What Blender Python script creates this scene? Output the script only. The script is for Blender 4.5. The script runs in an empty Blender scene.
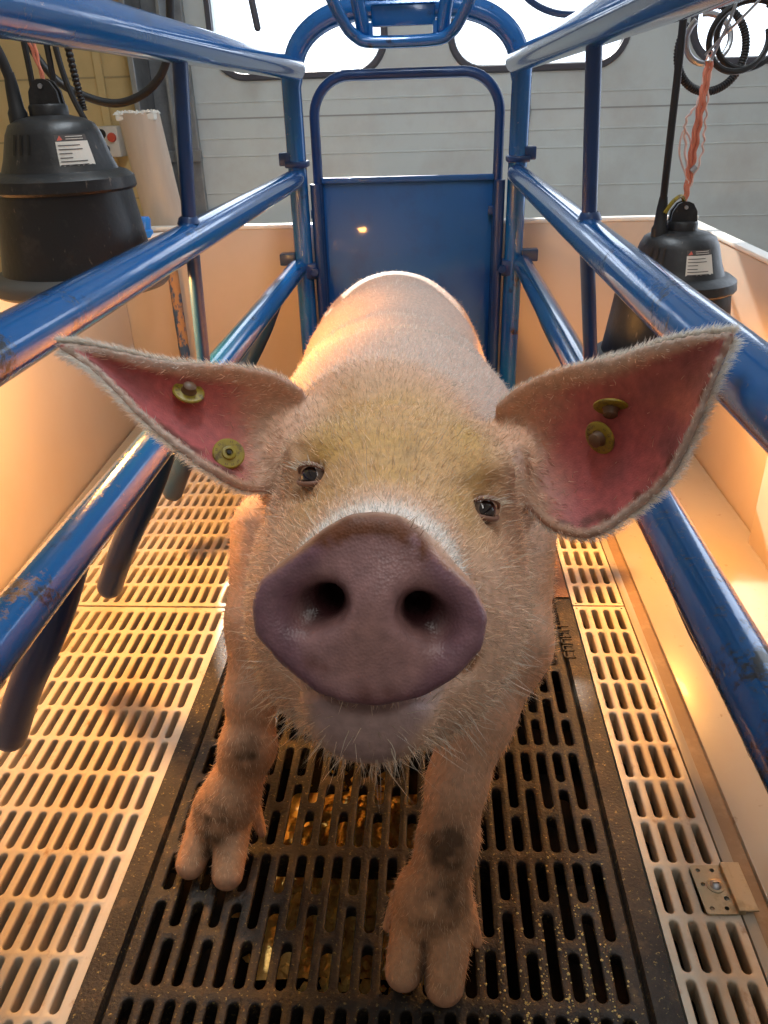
import bpy, bmesh, math, random
import numpy as np
from mathutils import Vector, Matrix

random.seed(4)
SC = bpy.context.scene
COL = SC.collection

# ------------------------------------------------------------------ camera
cam_d = bpy.data.cameras.new('camera')
cam = bpy.data.objects.new('camera', cam_d)
COL.objects.link(cam)
SC.camera = cam
cam_d.sensor_width = 36.0
cam_d.lens = 780.0 / 1024.0 * 36.0
cam_d.clip_start = 0.02
_Y = np.array([0.0628205, 0.528205, 1.0])
_yv = 512 + (780.0 ** 2 + 49 * 46) / 412.0
_D = np.array([46 / 780.0, (512 - _yv) / 780.0, 1.0])
_Y /= np.linalg.norm(_Y); _D /= np.linalg.norm(_D)
_Z = -_D; _X = np.cross(_Y, _Z)
if _X[0] < 0: _X = -_X
RW = np.array([_X, _Y, _Z])
CAMP = np.array([0, 0, 0.8])
cam.matrix_world = Matrix(((RW[0, 0], RW[0, 1], -RW[0, 2], 0.0),
                           (RW[1, 0], RW[1, 1], -RW[1, 2], 0.0),
                           (RW[2, 0], RW[2, 1], -RW[2, 2], 0.8),
                           (0, 0, 0, 1)))

# ------------------------------------------------------------------ world, sun, exposure
SC.view_settings.view_transform = 'Standard'
SC.view_settings.look = 'None'
SC.view_settings.gamma = 1.0
SC.view_settings.use_curve_mapping = False
SC.view_settings.exposure = 0.0
SC.cycles.use_denoising = True
SC.cycles.max_bounces = 7
SC.cycles.diffuse_bounces = 4
SC.cycles.glossy_bounces = 3
SC.cycles.transparent_max_bounces = 8
SC.cycles.sample_clamp_indirect = 6.0
SC.cycles.caustics_reflective = False
SC.cycles.caustics_refractive = False

W = bpy.data.worlds.new('daylight')
SC.world = W
W.use_nodes = True
wn = W.node_tree; wn.nodes.clear()
wo = wn.nodes.new('ShaderNodeOutputWorld')
bg = wn.nodes.new('ShaderNodeBackground')
tc = wn.nodes.new('ShaderNodeTexCoord')
sx = wn.nodes.new('ShaderNodeSeparateXYZ')
rp = wn.nodes.new('ShaderNodeValToRGB')
wn.links.new(tc.outputs['Generated'], sx.inputs[0])
wn.links.new(sx.outputs['Y'], rp.inputs[0])
# overcast daylight is brightest towards the open end beyond the door, dim on the barn side
rp.color_ramp.elements[0].position = 0.0
rp.color_ramp.elements[0].color = (0.23, 0.205, 0.185, 1)
rp.color_ramp.elements[1].position = 0.6
rp.color_ramp.elements[1].color = (2.5, 2.8, 3.2, 1)
wn.links.new(rp.outputs[0], bg.inputs['Color'])
bg.inputs['Strength'].default_value = 1.0
wn.links.new(bg.outputs[0], wo.inputs[0])

def light(name, kind, loc, energy, color, size=0.1, target=None, sy=None, spread=None):
    d = bpy.data.lights.new(name, kind)
    d.energy = energy; d.color = color
    o = bpy.data.objects.new(name, d); COL.objects.link(o); o.location = loc
    if kind == 'AREA':
        d.size = size
        if sy: d.shape = 'RECTANGLE'; d.size_y = sy
        if spread: d.spread = spread
    elif kind == 'SUN': d.angle = size
    else: d.shadow_soft_size = size
    if target is not None:
        o.rotation_euler = (Vector(target) - Vector(loc)).to_track_quat('-Z', 'Y').to_euler()
    return o

light('sun', 'SUN', (-0.95, 5.0, 2.65), 10.0, (1.0, 0.95, 0.86), 0.01, (0.0, 0, 0.0))
# added fill lights overhead, no lamps seen there: near camera and over the pig
light('barn_strip_light', 'AREA', (0.35, -0.4, 2.3), 8.0, (1.0, 0.97, 0.92), 0.25, (0.0, 0.7, 0.3), 1.6)
light('barn_strip_light_far', 'AREA', (-0.05, 1.15, 2.2), 18.5, (0.84, 0.93, 1.0), 0.2, (-.05, 1.1, 0), 0.9)

# ------------------------------------------------------------------ helpers
def tag(o, label=None, cat=None, group=None, kind=None):
    if label: o['label'] = label
    if cat: o['category'] = cat
    if group: o['group'] = group
    if kind: o['kind'] = kind
    return o

def mat(name, base=(0.8, 0.8, 0.8), rough=0.5, metal=0.0, spec=0.5, coat=0.0, bump=None, noise=None, emit=None, trans=0.0):
    """principled material; noise = [(scale, lo, hi, colour, coords)] mixes, bump = (scale, strength)"""
    m = bpy.data.materials.new(name); m.use_nodes = True
    n = m.node_tree; b = n.nodes['Principled BSDF']
    b.inputs['Base Color'].default_value = (*base, 1)
    b.inputs['Roughness'].default_value = rough
    b.inputs['Metallic'].default_value = metal
    b.inputs['Specular IOR Level'].default_value = spec
    b.inputs['Coat Weight'].default_value = coat
    b.inputs['Coat Roughness'].default_value = 0.06
    geo = n.nodes.new('ShaderNodeNewGeometry')
    col = None
    for (sc, lo, hi, c, st) in (noise or []):
        mp = n.nodes.new('ShaderNodeMapping'); mp.inputs['Scale'].default_value = st
        n.links.new(geo.outputs['Position'], mp.inputs[0])
        t = n.nodes.new('ShaderNodeTexNoise'); t.inputs['Scale'].default_value = sc
        t.inputs['Detail'].default_value = 6; t.inputs['Roughness'].default_value = 0.65
        n.links.new(mp.outputs[0], t.inputs['Vector'])
        r = n.nodes.new('ShaderNodeValToRGB')
        r.color_ramp.elements[0].position = lo; r.color_ramp.elements[1].position = hi
        n.links.new(t.outputs['Fac'], r.inputs[0])
        mx = n.nodes.new('ShaderNodeMix'); mx.data_type = 'RGBA'
        n.links.new(r.outputs[0], mx.inputs[0])
        if col is None: mx.inputs[6].default_value = (*base, 1)
        else: n.links.new(col, mx.inputs[6])
        mx.inputs[7].default_value = (*c, 1)
        col = mx.outputs[2]
    if col is not None: n.links.new(col, b.inputs['Base Color'])
    if bump:
        t = n.nodes.new('ShaderNodeTexNoise'); t.inputs['Scale'].default_value = bump[0]
        t.inputs['Detail'].default_value = 4
        n.links.new(geo.outputs['Position'], t.inputs['Vector'])
        bp = n.nodes.new('ShaderNodeBump'); bp.inputs['Strength'].default_value = bump[1]
        bp.inputs['Distance'].default_value = 0.002
        n.links.new(t.outputs['Fac'], bp.inputs['Height'])
        n.links.new(bp.outputs[0], b.inputs['Normal'])
    if emit:
        b.inputs['Emission Color'].default_value = (*emit[0], 1)
        b.inputs['Emission Strength'].default_value = emit[1]
    return m

U = (1, 1, 1)
M = {}
M['blue'] = mat('blue_paint', (0.006, 0.115, 0.37), 0.22, 0.1, 0.6, 0.5, (260, 0.10),
                [(34, 0.56, 0.76, (0.035, 0.15, 0.38), (1, .35, 1)), (16, 0.60, 0.70, (0.010, 0.014, 0.022), (1, .5, 1)),
                 (120, 0.68, 0.74, (0.30, 0.34, 0.38), (1, .15, 1))])
def grime(m):
    # black grime speckle rubbed on the near ends of the rails
    n = m.node_tree; b = n.nodes['Principled BSDF']; src = b.inputs['Base Color'].links[0].from_socket
    g = n.nodes.new('ShaderNodeNewGeometry'); sp = n.nodes.new('ShaderNodeSeparateXYZ'); n.links.new(g.outputs['Position'], sp.inputs[0])
    mr = n.nodes.new('ShaderNodeMapRange'); mr.inputs[1].default_value = .25; mr.inputs[2].default_value = 1.25; mr.inputs[3].default_value = .485; mr.inputs[4].default_value = .66
    n.links.new(sp.outputs['Y'], mr.inputs[0])
    t1 = n.nodes.new('ShaderNodeTexNoise'); t1.inputs['Scale'].default_value = 150; t1.inputs['Detail'].default_value = 8; t1.inputs['Roughness'].default_value = .75
    t2 = n.nodes.new('ShaderNodeTexNoise'); t2.inputs['Scale'].default_value = 14
    n.links.new(g.outputs['Position'], t1.inputs['Vector']); n.links.new(g.outputs['Position'], t2.inputs['Vector'])
    av = n.nodes.new('ShaderNodeMath'); av.operation = 'MULTIPLY_ADD'; av.inputs[1].default_value = .5; n.links.new(t1.outputs['Fac'], av.inputs[0])
    h = n.nodes.new('ShaderNodeMath'); h.operation = 'MULTIPLY'; h.inputs[1].default_value = .5; n.links.new(t2.outputs['Fac'], h.inputs[0]); n.links.new(h.outputs[0], av.inputs[2])
    su = n.nodes.new('ShaderNodeMath'); su.operation = 'SUBTRACT'; n.links.new(av.outputs[0], su.inputs[0]); n.links.new(mr.outputs[0], su.inputs[1])
    k = n.nodes.new('ShaderNodeMath'); k.operation = 'MULTIPLY'; k.inputs[1].default_value = 16; k.use_clamp = True; n.links.new(su.outputs[0], k.inputs[0])
    mx = n.nodes.new('ShaderNodeMix'); mx.data_type = 'RGBA'; n.links.new(k.outputs[0], mx.inputs[0]); n.links.new(src, mx.inputs[6]); mx.inputs[7].default_value = (.014, .018, .026, 1)
    n.links.new(mx.outputs[2], b.inputs['Base Color'])
    rr = n.nodes.new('ShaderNodeMapRange'); rr.inputs[3].default_value = .15; rr.inputs[4].default_value = .6; n.links.new(k.outputs[0], rr.inputs[0]); n.links.new(rr.outputs[0], b.inputs['Roughness'])
grime(M['blue'])
M['blue_dark'] = mat('dark_blue_paint', (0.005, 0.042, 0.155), 0.36, 0.05, 0.5, 0.25, (200, 0.1),
                [(22, 0.55, 0.75, (0.010, 0.03, 0.10), U)])
M['blue_panel'] = mat('blue_sheet', (0.006, 0.095, 0.33), 0.5, 0.05, 0.5, 0.2, (150, 0.12),
                [(7, 0.5, 0.8, (0.012, 0.05, 0.17), U), (60, 0.66, 0.74, (0.05, 0.10, 0.2), U)])
M['red_tape'] = mat('red_mark', (0.75, 0.09, 0.05), 0.6)
M['slat'] = mat('white_slat_plastic', (0.60, 0.53, 0.42), 0.42, 0, 0.45, 0, (90, 0.15),
                [(9, 0.50, 0.74, (0.50, 0.37, 0.24), U), (46, 0.60, 0.72, (0.36, 0.22, 0.12), (1, .6, 1))])
M['plate'] = mat('cream_floor_plate', (0.36, 0.31, 0.235), 0.33, 0, 0.45, 0.1, (60, 0.1),
                [(5, 0.45, 0.75, (0.34, 0.28, 0.20), (1, .5, 1)), (55, 0.64, 0.72, (0.24, 0.18, 0.12), U)])
M['groove'] = mat('groove_plastic', (0.24, 0.16, 0.095), 0.55, 0, 0.4, 0, (90, 0.2), [(30, 0.5, 0.7, (0.32, 0.23, 0.15), U)])
M['pvc'] = mat('cream_pvc_board', (0.77, 0.66, 0.53), 0.42, 0, 0.4, 0.05, (8, 0.15),
                [(3, 0.45, 0.75, (0.74, 0.60, 0.45), U)])
M['pvc_back'] = mat('beige_pvc_board', (0.60, 0.49, 0.40), 0.42, 0, 0.4, 0.05, (8, 0.15), [(3, 0.45, 0.75, (0.55, 0.44, 0.34), U)])  # cream board colour darkened to tone down the lamplight on back and right
M['edge'] = mat('white_board_edge', (0.92, 0.90, 0.85), 0.4)
M['iron'] = mat('cast_iron', (0.017, 0.0145, 0.0125), 0.56, 0.1, 0.35, 0, (240, 0.7),
                [(11, 0.45, 0.72, (0.045, 0.036, 0.027), U), (26, 0.55, 0.68, (0.075, 0.050, 0.030), U),
                 (210, 0.60, 0.68, (0.27, 0.21, 0.08), U)])
M['iron_rust'] = mat('rusty_cast_iron', (0.17, 0.085, 0.045), 0.5, 0.2, 0.5, 0, (240, 0.6),
                [(20, 0.45, 0.72, (0.24, 0.13, 0.07), U)])
M['pit'] = mat('wet_pit', (0.006, 0.005, 0.004), 0.85, 0, 0.08, 0, (30, 0.8), [(12, 0.45, 0.7, (0.02, 0.012, 0.007), U)])
M['crumb'] = mat('feed', (0.85, 0.58, 0.18), 0.7, 0, 0.3, 0, (200, 0.8), [(40, 0.45, 0.65, (0.65, 0.34, 0.08), U)])  # bright golden colour standing in for lamplight under the grating
M['crumb_pale'] = mat('pale_feed', (0.72, 0.58, 0.24), 0.8, 0, 0.2)
M['black'] = mat('black_plastic', (0.016, 0.016, 0.017), 0.42, 0, 0.5, 0, (70, 0.35),
                [(30, 0.55, 0.75, (0.045, 0.04, 0.036), U), (150, 0.64, 0.72, (0.14, 0.11, 0.085), (1, 1, .4))])
M['rubber'] = mat('black_rubber', (0.012, 0.012, 0.013), 0.5)
M['rim'] = mat('grey_rim', (0.10, 0.095, 0.09), 0.5, 0, 0.5)
M['label'] = mat('label_paper', (0.72, 0.68, 0.60), 0.6)
M['ink'] = mat('label_ink', (0.08, 0.07, 0.065), 0.6)
M['warn'] = mat('label_red', (0.75, 0.16, 0.11), 0.6)
M['twine'] = mat('orange_twine', (0.72, 0.24, 0.15), 0.7)
M['twine_pale'] = mat('pale_twine', (0.85, 0.62, 0.55), 0.6)
M['wire'] = mat('steel_wire', (0.45, 0.46, 0.48), 0.35, 0.9)
M['steel'] = mat('galvanised_steel', (0.34, 0.36, 0.38), 0.42, 0.6, 0.5, 0, (90, 0.2), [(12, 0.45, 0.7, (0.22, 0.24, 0.26), U)])
M['zinc'] = mat('zinc_plate', (0.50, 0.40, 0.26), 0.33, 0.85, 0.5, 0, (160, 0.3), [(50, 0.5, 0.7, (0.34, 0.26, 0.15), U)])
M['door'] = mat('door_panel_white', (0.70, 0.77, 0.78), 0.5, 0, 0.4, 0, (20, 0.08), [(4, 0.45, 0.8, (0.58, 0.60, 0.60), U)])
M['seam'] = mat('door_seam', (0.38, 0.40, 0.41), 0.6)
M['frame'] = mat('window_frame_dark', (0.085, 0.085, 0.11), 0.5)
M['yellow'] = mat('yellow_wall', (0.66, 0.50, 0.25), 0.6, 0, 0.4, 0, (40, 0.2), [(6, 0.45, 0.75, (0.56, 0.42, 0.20), U)])
M['joint'] = mat('wall_joint', (0.42, 0.33, 0.18), 0.8)
M['board'] = mat('wrapped_board', (0.62, 0.50, 0.40), 0.35, 0, 0.5, 0.2, (30, 0.15), [(8, .4, .7, (0.52, 0.41, 0.33), (2, 2, .4))])
M['foam'] = mat('torn_foam', (0.86, 0.83, 0.76), 0.8, bump=(120, 0.9))
M['socket'] = mat('socket_grey', (0.62, 0.58, 0.52), 0.5)
M['redb'] = mat('red_button', (0.55, 0.07, 0.04), 0.4)
M['cap'] = mat('blue_plastic', (0.02, 0.22, 0.75), 0.35)
M['rustpole'] = mat('flaking_blue_pole', (0.42, 0.24, 0.12), 0.6, 0, 0.4, 0, (90, 0.5), [(28, 0.50, 0.56, (0.04, 0.09, 0.19), (1, 1, .5))])
M['tag'] = mat('yellow_tag_plastic', (0.30, 0.22, 0.02), 0.4, 0, 0.5, 0, (200, .2), [(140, .5, .65, (0.10, 0.06, 0.015), U)])
M['stud'] = mat('brown_stud', (0.13, 0.065, 0.03), 0.5)
M['dark'] = mat('dark_hole', (0.01, 0.008, 0.006), 0.6)
M['bulb'] = mat('bulb_glow', (1, .5, .2), 0.3, emit=((1.0, 0.42, 0.12), 14.0))
def glass_mat():
    m = bpy.data.materials.new('window_glass'); m.use_nodes = True; n = m.node_tree; n.nodes.clear()
    o = n.nodes.new('ShaderNodeOutputMaterial'); a = n.nodes.new('ShaderNodeBsdfTransparent'); g = n.nodes.new('ShaderNodeBsdfGlossy')
    g.inputs['Roughness'].default_value = 0.05; x = n.nodes.new('ShaderNodeMixShader'); x.inputs[0].default_value = 0.07
    n.links.new(a.outputs[0], x.inputs[1]); n.links.new(g.outputs[0], x.inputs[2]); n.links.new(x.outputs[0], o.inputs[0])
    return m
M['glass'] = glass_mat()

def link(name, me, m=None, parent=None, smooth=True, loc=None, rot=None):
    o = bpy.data.objects.new(name, me); COL.objects.link(o)
    if m is not None:
        for mm in (m if isinstance(m, (list, tuple)) else [m]): me.materials.append(mm)
    if smooth and len(me.polygons): me.polygons.foreach_set('use_smooth', [True] * len(me.polygons))
    if parent is not None: o.parent = parent
    if loc is not None: o.location = loc
    if rot is not None: o.rotation_euler = rot
    return o

def empty(name, loc=(0, 0, 0), rot=(0, 0, 0)):
    o = bpy.data.objects.new(name, None); COL.objects.link(o); o.location = loc; o.rotation_euler = rot
    o.empty_display_size = 0.05
    return o

class MB:
    """collects shapes into one mesh"""
    def __init__(s): s.v = []; s.f = []; s.mi = []
    def add(s, vs, fs, mi=0):
        k = len(s.v); s.v += [tuple(map(float, v)) for v in vs]; s.f += [tuple(i + k for i in f) for f in fs]; s.mi += [mi] * len(fs); return s
    def box(s, a, b, bev=0.0, mi=0, rot=None, piv=None):
        x0, y0, z0 = a; x1, y1, z1 = b
        bm = bmesh.new(); bmesh.ops.create_cube(bm, size=1)
        for v in bm.verts:
            v.co = Vector(((x0 + x1) / 2 + v.co.x * (x1 - x0), (y0 + y1) / 2 + v.co.y * (y1 - y0), (z0 + z1) / 2 + v.co.z * (z1 - z0)))
        if bev > 0: bmesh.ops.bevel(bm, geom=list(bm.edges), offset=bev, segments=2, profile=0.5, affect='EDGES')
        if rot is not None:
            pv = Vector(piv or ((x0 + x1) / 2, (y0 + y1) / 2, (z0 + z1) / 2))
            for v in bm.verts: v.co = rot @ (v.co - pv) + pv
        bm.verts.index_update()
        s.add([v.co[:] for v in bm.verts], [[v.index for v in f.verts] for f in bm.faces], mi); bm.free(); return s
    def tube(s, pts, r, n=16, cap=True, mi=0, round_end=False):
        P = [Vector(p) for p in pts]; rs = r if isinstance(r, (list, tuple)) else [r] * len(P)
        if round_end:
            d0 = (P[0] - P[1]).normalized(); d1 = (P[-1] - P[-2]).normalized(); r0, r1 = rs[0], rs[-1]
            pre = [(P[0] + d0 * r0 * math.sin(a), r0 * math.cos(a)) for a in (1.45, 1.1, .7, .35)]
            post = [(P[-1] + d1 * r1 * math.sin(a), r1 * math.cos(a)) for a in (.35, .7, 1.1, 1.45)]
            P = [p for p, _ in pre] + P + [p for p, _ in post]; rs = [q for _, q in pre] + list(rs) + [q for _, q in post]
        T = []
        for i in range(len(P)):
            a = P[max(i - 1, 0)]; b = P[min(i + 1, len(P) - 1)]; T.append((b - a).normalized())
        up = Vector((0, 0, 1)) if abs(T[0].z) < 0.9 else Vector((1, 0, 0))
        nrm = (up - T[0] * up.dot(T[0])).normalized(); vs = []; fs = []
        for i, p in enumerate(P):
            nrm = (nrm - T[i] * nrm.dot(T[i])).normalized(); bn = T[i].cross(nrm)
            for k in range(n):
                a = 2 * math.pi * k / n; vs.append(p + (nrm * math.cos(a) + bn * math.sin(a)) * rs[i])
        for i in range(len(P) - 1):
            for k in range(n):
                k2 = (k + 1) % n; fs.append((i * n + k, i * n + k2, (i + 1) * n + k2, (i + 1) * n + k))
        if cap: fs.append(tuple(range(n))[::-1]); fs.append(tuple((len(P) - 1) * n + k for k in range(n)))
        return s.add(vs, fs, mi)
    def lathe(s, prof, n=40, mi=0, c=(0, 0, 0), Mx=None):
        vs = []; fs = []
        for (r, z) in prof:
            for k in range(n):
                a = 2 * math.pi * k / n; v = Vector((r * math.cos(a), r * math.sin(a), z))
                if Mx is not None: v = Mx @ v
                vs.append(v + Vector(c))
        for i in range(len(prof) - 1):
            for k in range(n):
                k2 = (k + 1) % n; fs.append((i * n + k, i * n + k2, (i + 1) * n + k2, (i + 1) * n + k))
        return s.add(vs, fs, mi)
    def prism(s, outline, axis, a, b, mi=0):
        """outline of 2-D points pushed from a to b along axis (0, 1 or 2)"""
        n = len(outline); vs = []
        for t in (a, b):
            for (u, v) in outline:
                q = [u, v]; q.insert(axis, t); vs.append(q)
        fs = [tuple(range(n)), tuple(range(n, 2 * n))[::-1]] + [(i, (i + 1) % n, (i + 1) % n + n, i + n) for i in range(n)]
        return s.add(vs, fs, mi)
    def build(s, name, m, parent=None, smooth=True, loc=None, rot=None, sharp=40):
        me = bpy.data.meshes.new(name); me.from_pydata(s.v, [], s.f)
        bm = bmesh.new(); bm.from_mesh(me); bmesh.ops.recalc_face_normals(bm, faces=bm.faces); bm.to_mesh(me); bm.free()
        o = link(name, me, m, parent, smooth, loc, rot)
        if any(s.mi): me.polygons.foreach_set('material_index', s.mi)
        if smooth:
            try: me.set_sharp_from_angle(angle=math.radians(sharp))
            except Exception: pass
        return o

def spline(P, n):
    P = [Vector(p) for p in P]; m = len(P) - 1; out = []
    for q in range(n):
        u = m * q / (n - 1); i = min(int(u), m - 1); t = u - i
        p0 = P[max(i - 1, 0)]; p1 = P[i]; p2 = P[i + 1]; p3 = P[min(i + 2, m)]
        out.append(0.5 * ((2 * p1) + (p2 - p0) * t + (2 * p0 - 5 * p1 + 4 * p2 - p3) * t * t + (3 * p1 - p0 - 3 * p2 + p3) * t ** 3))
    return out

# ------------------------------------------------------------------ slotted floors
def stadium(cx, cy, w, l):
    r = w / 2; h = l / 2 - r; pts = []
    for k in range(9): a = math.pi * k / 8; pts.append((cx + r * math.cos(a), cy + h + r * math.sin(a)))
    for k in range(9): a = math.pi + math.pi * k / 8; pts.append((cx + r * math.cos(a), cy - h + r * math.sin(a)))
    return pts
def rect_ring(x0, x1, y0, y1, cx, cy, l, w):
    h = l / 2 - w / 2; yc = cy + h; yb = cy - h
    return [(x1, yc), (x1, (yc + y1) / 2), (x1, y1), ((x1 + cx) / 2, y1), (cx, y1), ((x0 + cx) / 2, y1), (x0, y1), (x0, (yc + y1) / 2), (x0, yc),
            (x0, yb), (x0, (yb + y0) / 2), (x0, y0), ((x0 + cx) / 2, y0), (cx, y0), ((x1 + cx) / 2, y0), (x1, y0), (x1, (yb + y0) / 2), (x1, yb)]
def slot_cell(mb, x0, x1, y0, y1, w, l, z, dep, bev):
    cx, cy = (x0 + x1) / 2, (y0 + y1) / 2
    rings = [(rect_ring(x0, x1, y0, y1, cx, cy, l, w), z), (stadium(cx, cy, w + 2 * bev, l + 2 * bev), z - bev * .12),
             (stadium(cx, cy, w + bev * .8, l + bev * .8), z - bev * .5), (stadium(cx, cy, w, l), z - bev * 1.2), (stadium(cx, cy, w, l), z - bev * 1.2 - .003), (stadium(cx, cy, min(w + .0065, x1 - x0 - .001), l + .004), z - dep)]
    vs = [(x, y, zz) for rg, zz in rings for x, y in rg]; fs = []
    for i in range(len(rings) - 1):
        for k in range(18):
            k2 = (k + 1) % 18; fs.append((i * 18 + k, i * 18 + k2, (i + 1) * 18 + k2, (i + 1) * 18 + k))
    mb.add(vs, fs)
def flat(mb, x0, x1, y0, y1, z): mb.add([(x0, y0, z), (x1, y0, z), (x1, y1, z), (x0, y1, z)], [(0, 1, 2, 3)])
def skirt(mb, x0, x1, y0, y1, z, dep):
    mb.add([(x0, y0, z), (x1, y0, z), (x1, y1, z), (x0, y1, z), (x0, y0, z - dep), (x1, y0, z - dep), (x1, y1, z - dep), (x0, y1, z - dep)],
           [(0, 1, 5, 4), (1, 2, 6, 5), (2, 3, 7, 6), (3, 0, 4, 7)])
def weld_build(mb, name, m, sharp=50):
    me = bpy.data.meshes.new(name); me.from_pydata(mb.v, [], mb.f)
    bm = bmesh.new(); bm.from_mesh(me); bmesh.ops.remove_doubles(bm, verts=bm.verts, dist=1e-5)
    bmesh.ops.recalc_face_normals(bm, faces=bm.faces); bm.to_mesh(me); bm.free()
    o = link(name, me, m)
    up = sum(p.normal.z * p.area for p in me.polygons)
    if up < 0: me.flip_normals()
    me.set_sharp_from_angle(angle=math.radians(sharp))
    return o
def plastic_panel(name, x0, x1, y0, y1, nx, ny, label, border=0.008, zt=0.0):
    mb = MB(); px = (x1 - x0 - 2 * border) / nx; py = (y1 - y0 - 2 * border) / ny
    for i in range(nx):
        for j in range(ny):
            xa = x0 + border + i * px; ya = y0 + border + j * py
            slot_cell(mb, xa, xa + px, ya, ya + py, px * .50, py * .88, zt, .034, .0016)
    flat(mb, x0, x0 + border, y0, y1, zt); flat(mb, x1 - border, x1, y0, y1, zt)
    flat(mb, x0 + border, x1 - border, y0, y0 + border, zt); flat(mb, x0 + border, x1 - border, y1 - border, y1, zt)
    skirt(mb, x0, x1, y0, y1, zt, .036)
    o = weld_build(mb, name, M['slat'])
    return tag(o, label, 'slatted floor panel', 'white plastic slatted floor panels')
# ================================================================== SETTING
pit = MB(); pit.box((-1.2, -0.3, -0.42), (1.0, 2.4, -0.32))
pit.box((-1.2, -0.6, -0.33), (1.0, 0.165, -0.004))
pit.box((-1.2, 0.16, -0.33), (-0.905, 2.4, -0.03)); pit.box((0.69, 0.16, -0.33), (1.0, 2.4, -0.03)); pit.box((-1.2, 2.24, -0.33), (1.0, 2.4, -0.03))
tag(pit.build('floor', M['pit'], smooth=False), kind='structure')

# garage door behind the pen with three windows
DY = 3.2
def rrect(x0, x1, z0, z1, r, n=8):
    pts = []
    for cx, cz, a0 in ((x1 - r, z1 - r, 0), (x0 + r, z1 - r, 90), (x0 + r, z0 + r, 180), (x1 - r, z0 + r, 270)):
        for k in range(n + 1):
            a = math.radians(a0 + 90 * k / n); pts.append((cx + r * math.cos(a), cz + r * math.sin(a)))
    return pts
wins = [(-0.775, -0.185), (0.075, 0.66), (0.905, 1.49)]
WZ0, WZ1 = 0.905, 1.27
db = MB()
# door face with window openings: cells around each window
xs = [-1.0]
for a, b in wins: xs += [a - .03, b + .03]
xs += [1.7]
zb, zt = -0.3, 2.4
def door_quad(x0, x1, z0, z1):
    db.box((x0, DY, z0), (x1, DY + .04, z1))
for i in range(len(xs) - 1):
    if i % 2 == 0: door_quad(xs[i], xs[i + 1], zb, zt)
    else:
        door_quad(xs[i], xs[i + 1], zb, WZ0 - .03); door_quad(xs[i], xs[i + 1], WZ1 + .03, zt)
        a, b = wins[i // 2]
        ring = rrect(a, b, WZ0, WZ1, .10)
        # corner fillers between the square cut-out and the rounded opening
        n = len(ring); sq = []
        for (u, v) in ring:
            cu, cv = (a + b) / 2, (WZ0 + WZ1) / 2; hx, hz = (b - a) / 2 + .03, (WZ1 - WZ0) / 2 + .03
            s_ = min(hx / max(abs(u - cu), 1e-6), hz / max(abs(v - cv), 1e-6)); sq.append((cu + (u - cu) * s_, cv + (v - cv) * s_))
        vs = [(u, DY, v) for u, v in ring] + [(u, DY, v) for u, v in sq] + [(u, DY + .04, v) for u, v in ring]
        db.add(vs, [(k, (k + 1) % n, n + (k + 1) % n, n + k) for k in range(n)] + [(k, (k + 1) % n, 2 * n + (k + 1) % n, 2 * n + k) for k in range(n)])
        for cxx in (a - .03, b + .03):
            for czz in (WZ0 - .03, WZ1 + .03):
                cand = sorted(range(n), key=lambda k: (sq[k][0] - cxx) ** 2 + (sq[k][1] - czz) ** 2)[:2]
                db.add([(cxx, DY, czz), (sq[cand[0]][0], DY, sq[cand[0]][1]), (sq[cand[1]][0], DY, sq[cand[1]][1])], [(0, 1, 2)])
for z, h in ((0.757, .005), (0.245, .005), (-0.1, .005), (1.36, .006), (1.9, .006)):
    db.box((-1.0, DY - .0015, z), (1.7, DY + .001, z + h), mi=1)
for z in (0.63, 0.69, 0.5, 0.38, 0.81):                    # pressed ribs of the sections
    db.box((-1.0, DY - .003, z), (1.7, DY + .001, z + .006), bev=.002)
tag(db.build('door_1', [M['door'], M['seam']], smooth=False), kind='structure')
for i, (a, b) in enumerate(wins):
    mb = MB(); n = 36
    o1 = rrect(a - .026, b + .026, WZ0 - .026, WZ1 + .026, .125); o2 = rrect(a, b, WZ0, WZ1, .10)
    vs = []
    for y, rg in ((DY - .001, o1), (DY - .016, rrect(a - .020, b + .020, WZ0 - .020, WZ1 + .020, .12)), (DY - .016, rrect(a - .004, b + .004, WZ0 - .004, WZ1 + .004, .104)), (DY + .02, o2)):
        vs += [(u, y, v) for u, v in rg]
    n = len(o1)
    mb.add(vs, [(r * n + k, r * n + (k + 1) % n, (r + 1) * n + (k + 1) % n, (r + 1) * n + k) for r in range(3) for k in range(n)])
    w = tag(mb.build('window_%d' % (i + 1), M['frame']), kind='structure')
    g = MB(); g.add([(u, DY + .015, v) for u, v in o2], [tuple(range(n))]); g.build('pane', M['glass'], w)
# small latch on the door
lt = MB(); lt.box((.305, DY - .03, .735), (.35, DY - .002, .775), bev=.004); lt.tube([(.33, DY - .045, .73), (.33, DY - .045, .765)], .012)
tag(lt.build('door_latch', M['steel']), 'small grey steel latch on the white sectional door right of the blue gate', 'latch')

# left yellow block wall, joint lines, roof, wall above
wl = MB(); wl.box((-1.75, 3.1, -.3), (-1.04, 3.2, 2.4)); wl.box((-1.85, 0.6, -.3), (-1.75, 3.2, 2.4))
for z in (.1, .3, .5, .7, .9, 1.1): wl.box((-1.752, 3.098, z), (-1.04, 3.101, z + .006), mi=1)
for z in (.1, .3, .5, .7, .9, 1.1): wl.box((-1.751, 0.6, z), (-1.748, 3.1, z + .006), mi=1)
wl.box((-1.19, 3.085, -.3), (-1.16, 3.1, 2.4), bev=.004)
tag(wl.build('wall_left', [M['yellow'], M['joint']], smooth=False), kind='structure')
cl = MB(); cl.box((-1.9, .3, 2.4), (2.0, 3.3, 2.46)); tag(cl.build('ceiling', M['door'], smooth=False), kind='structure')
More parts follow.
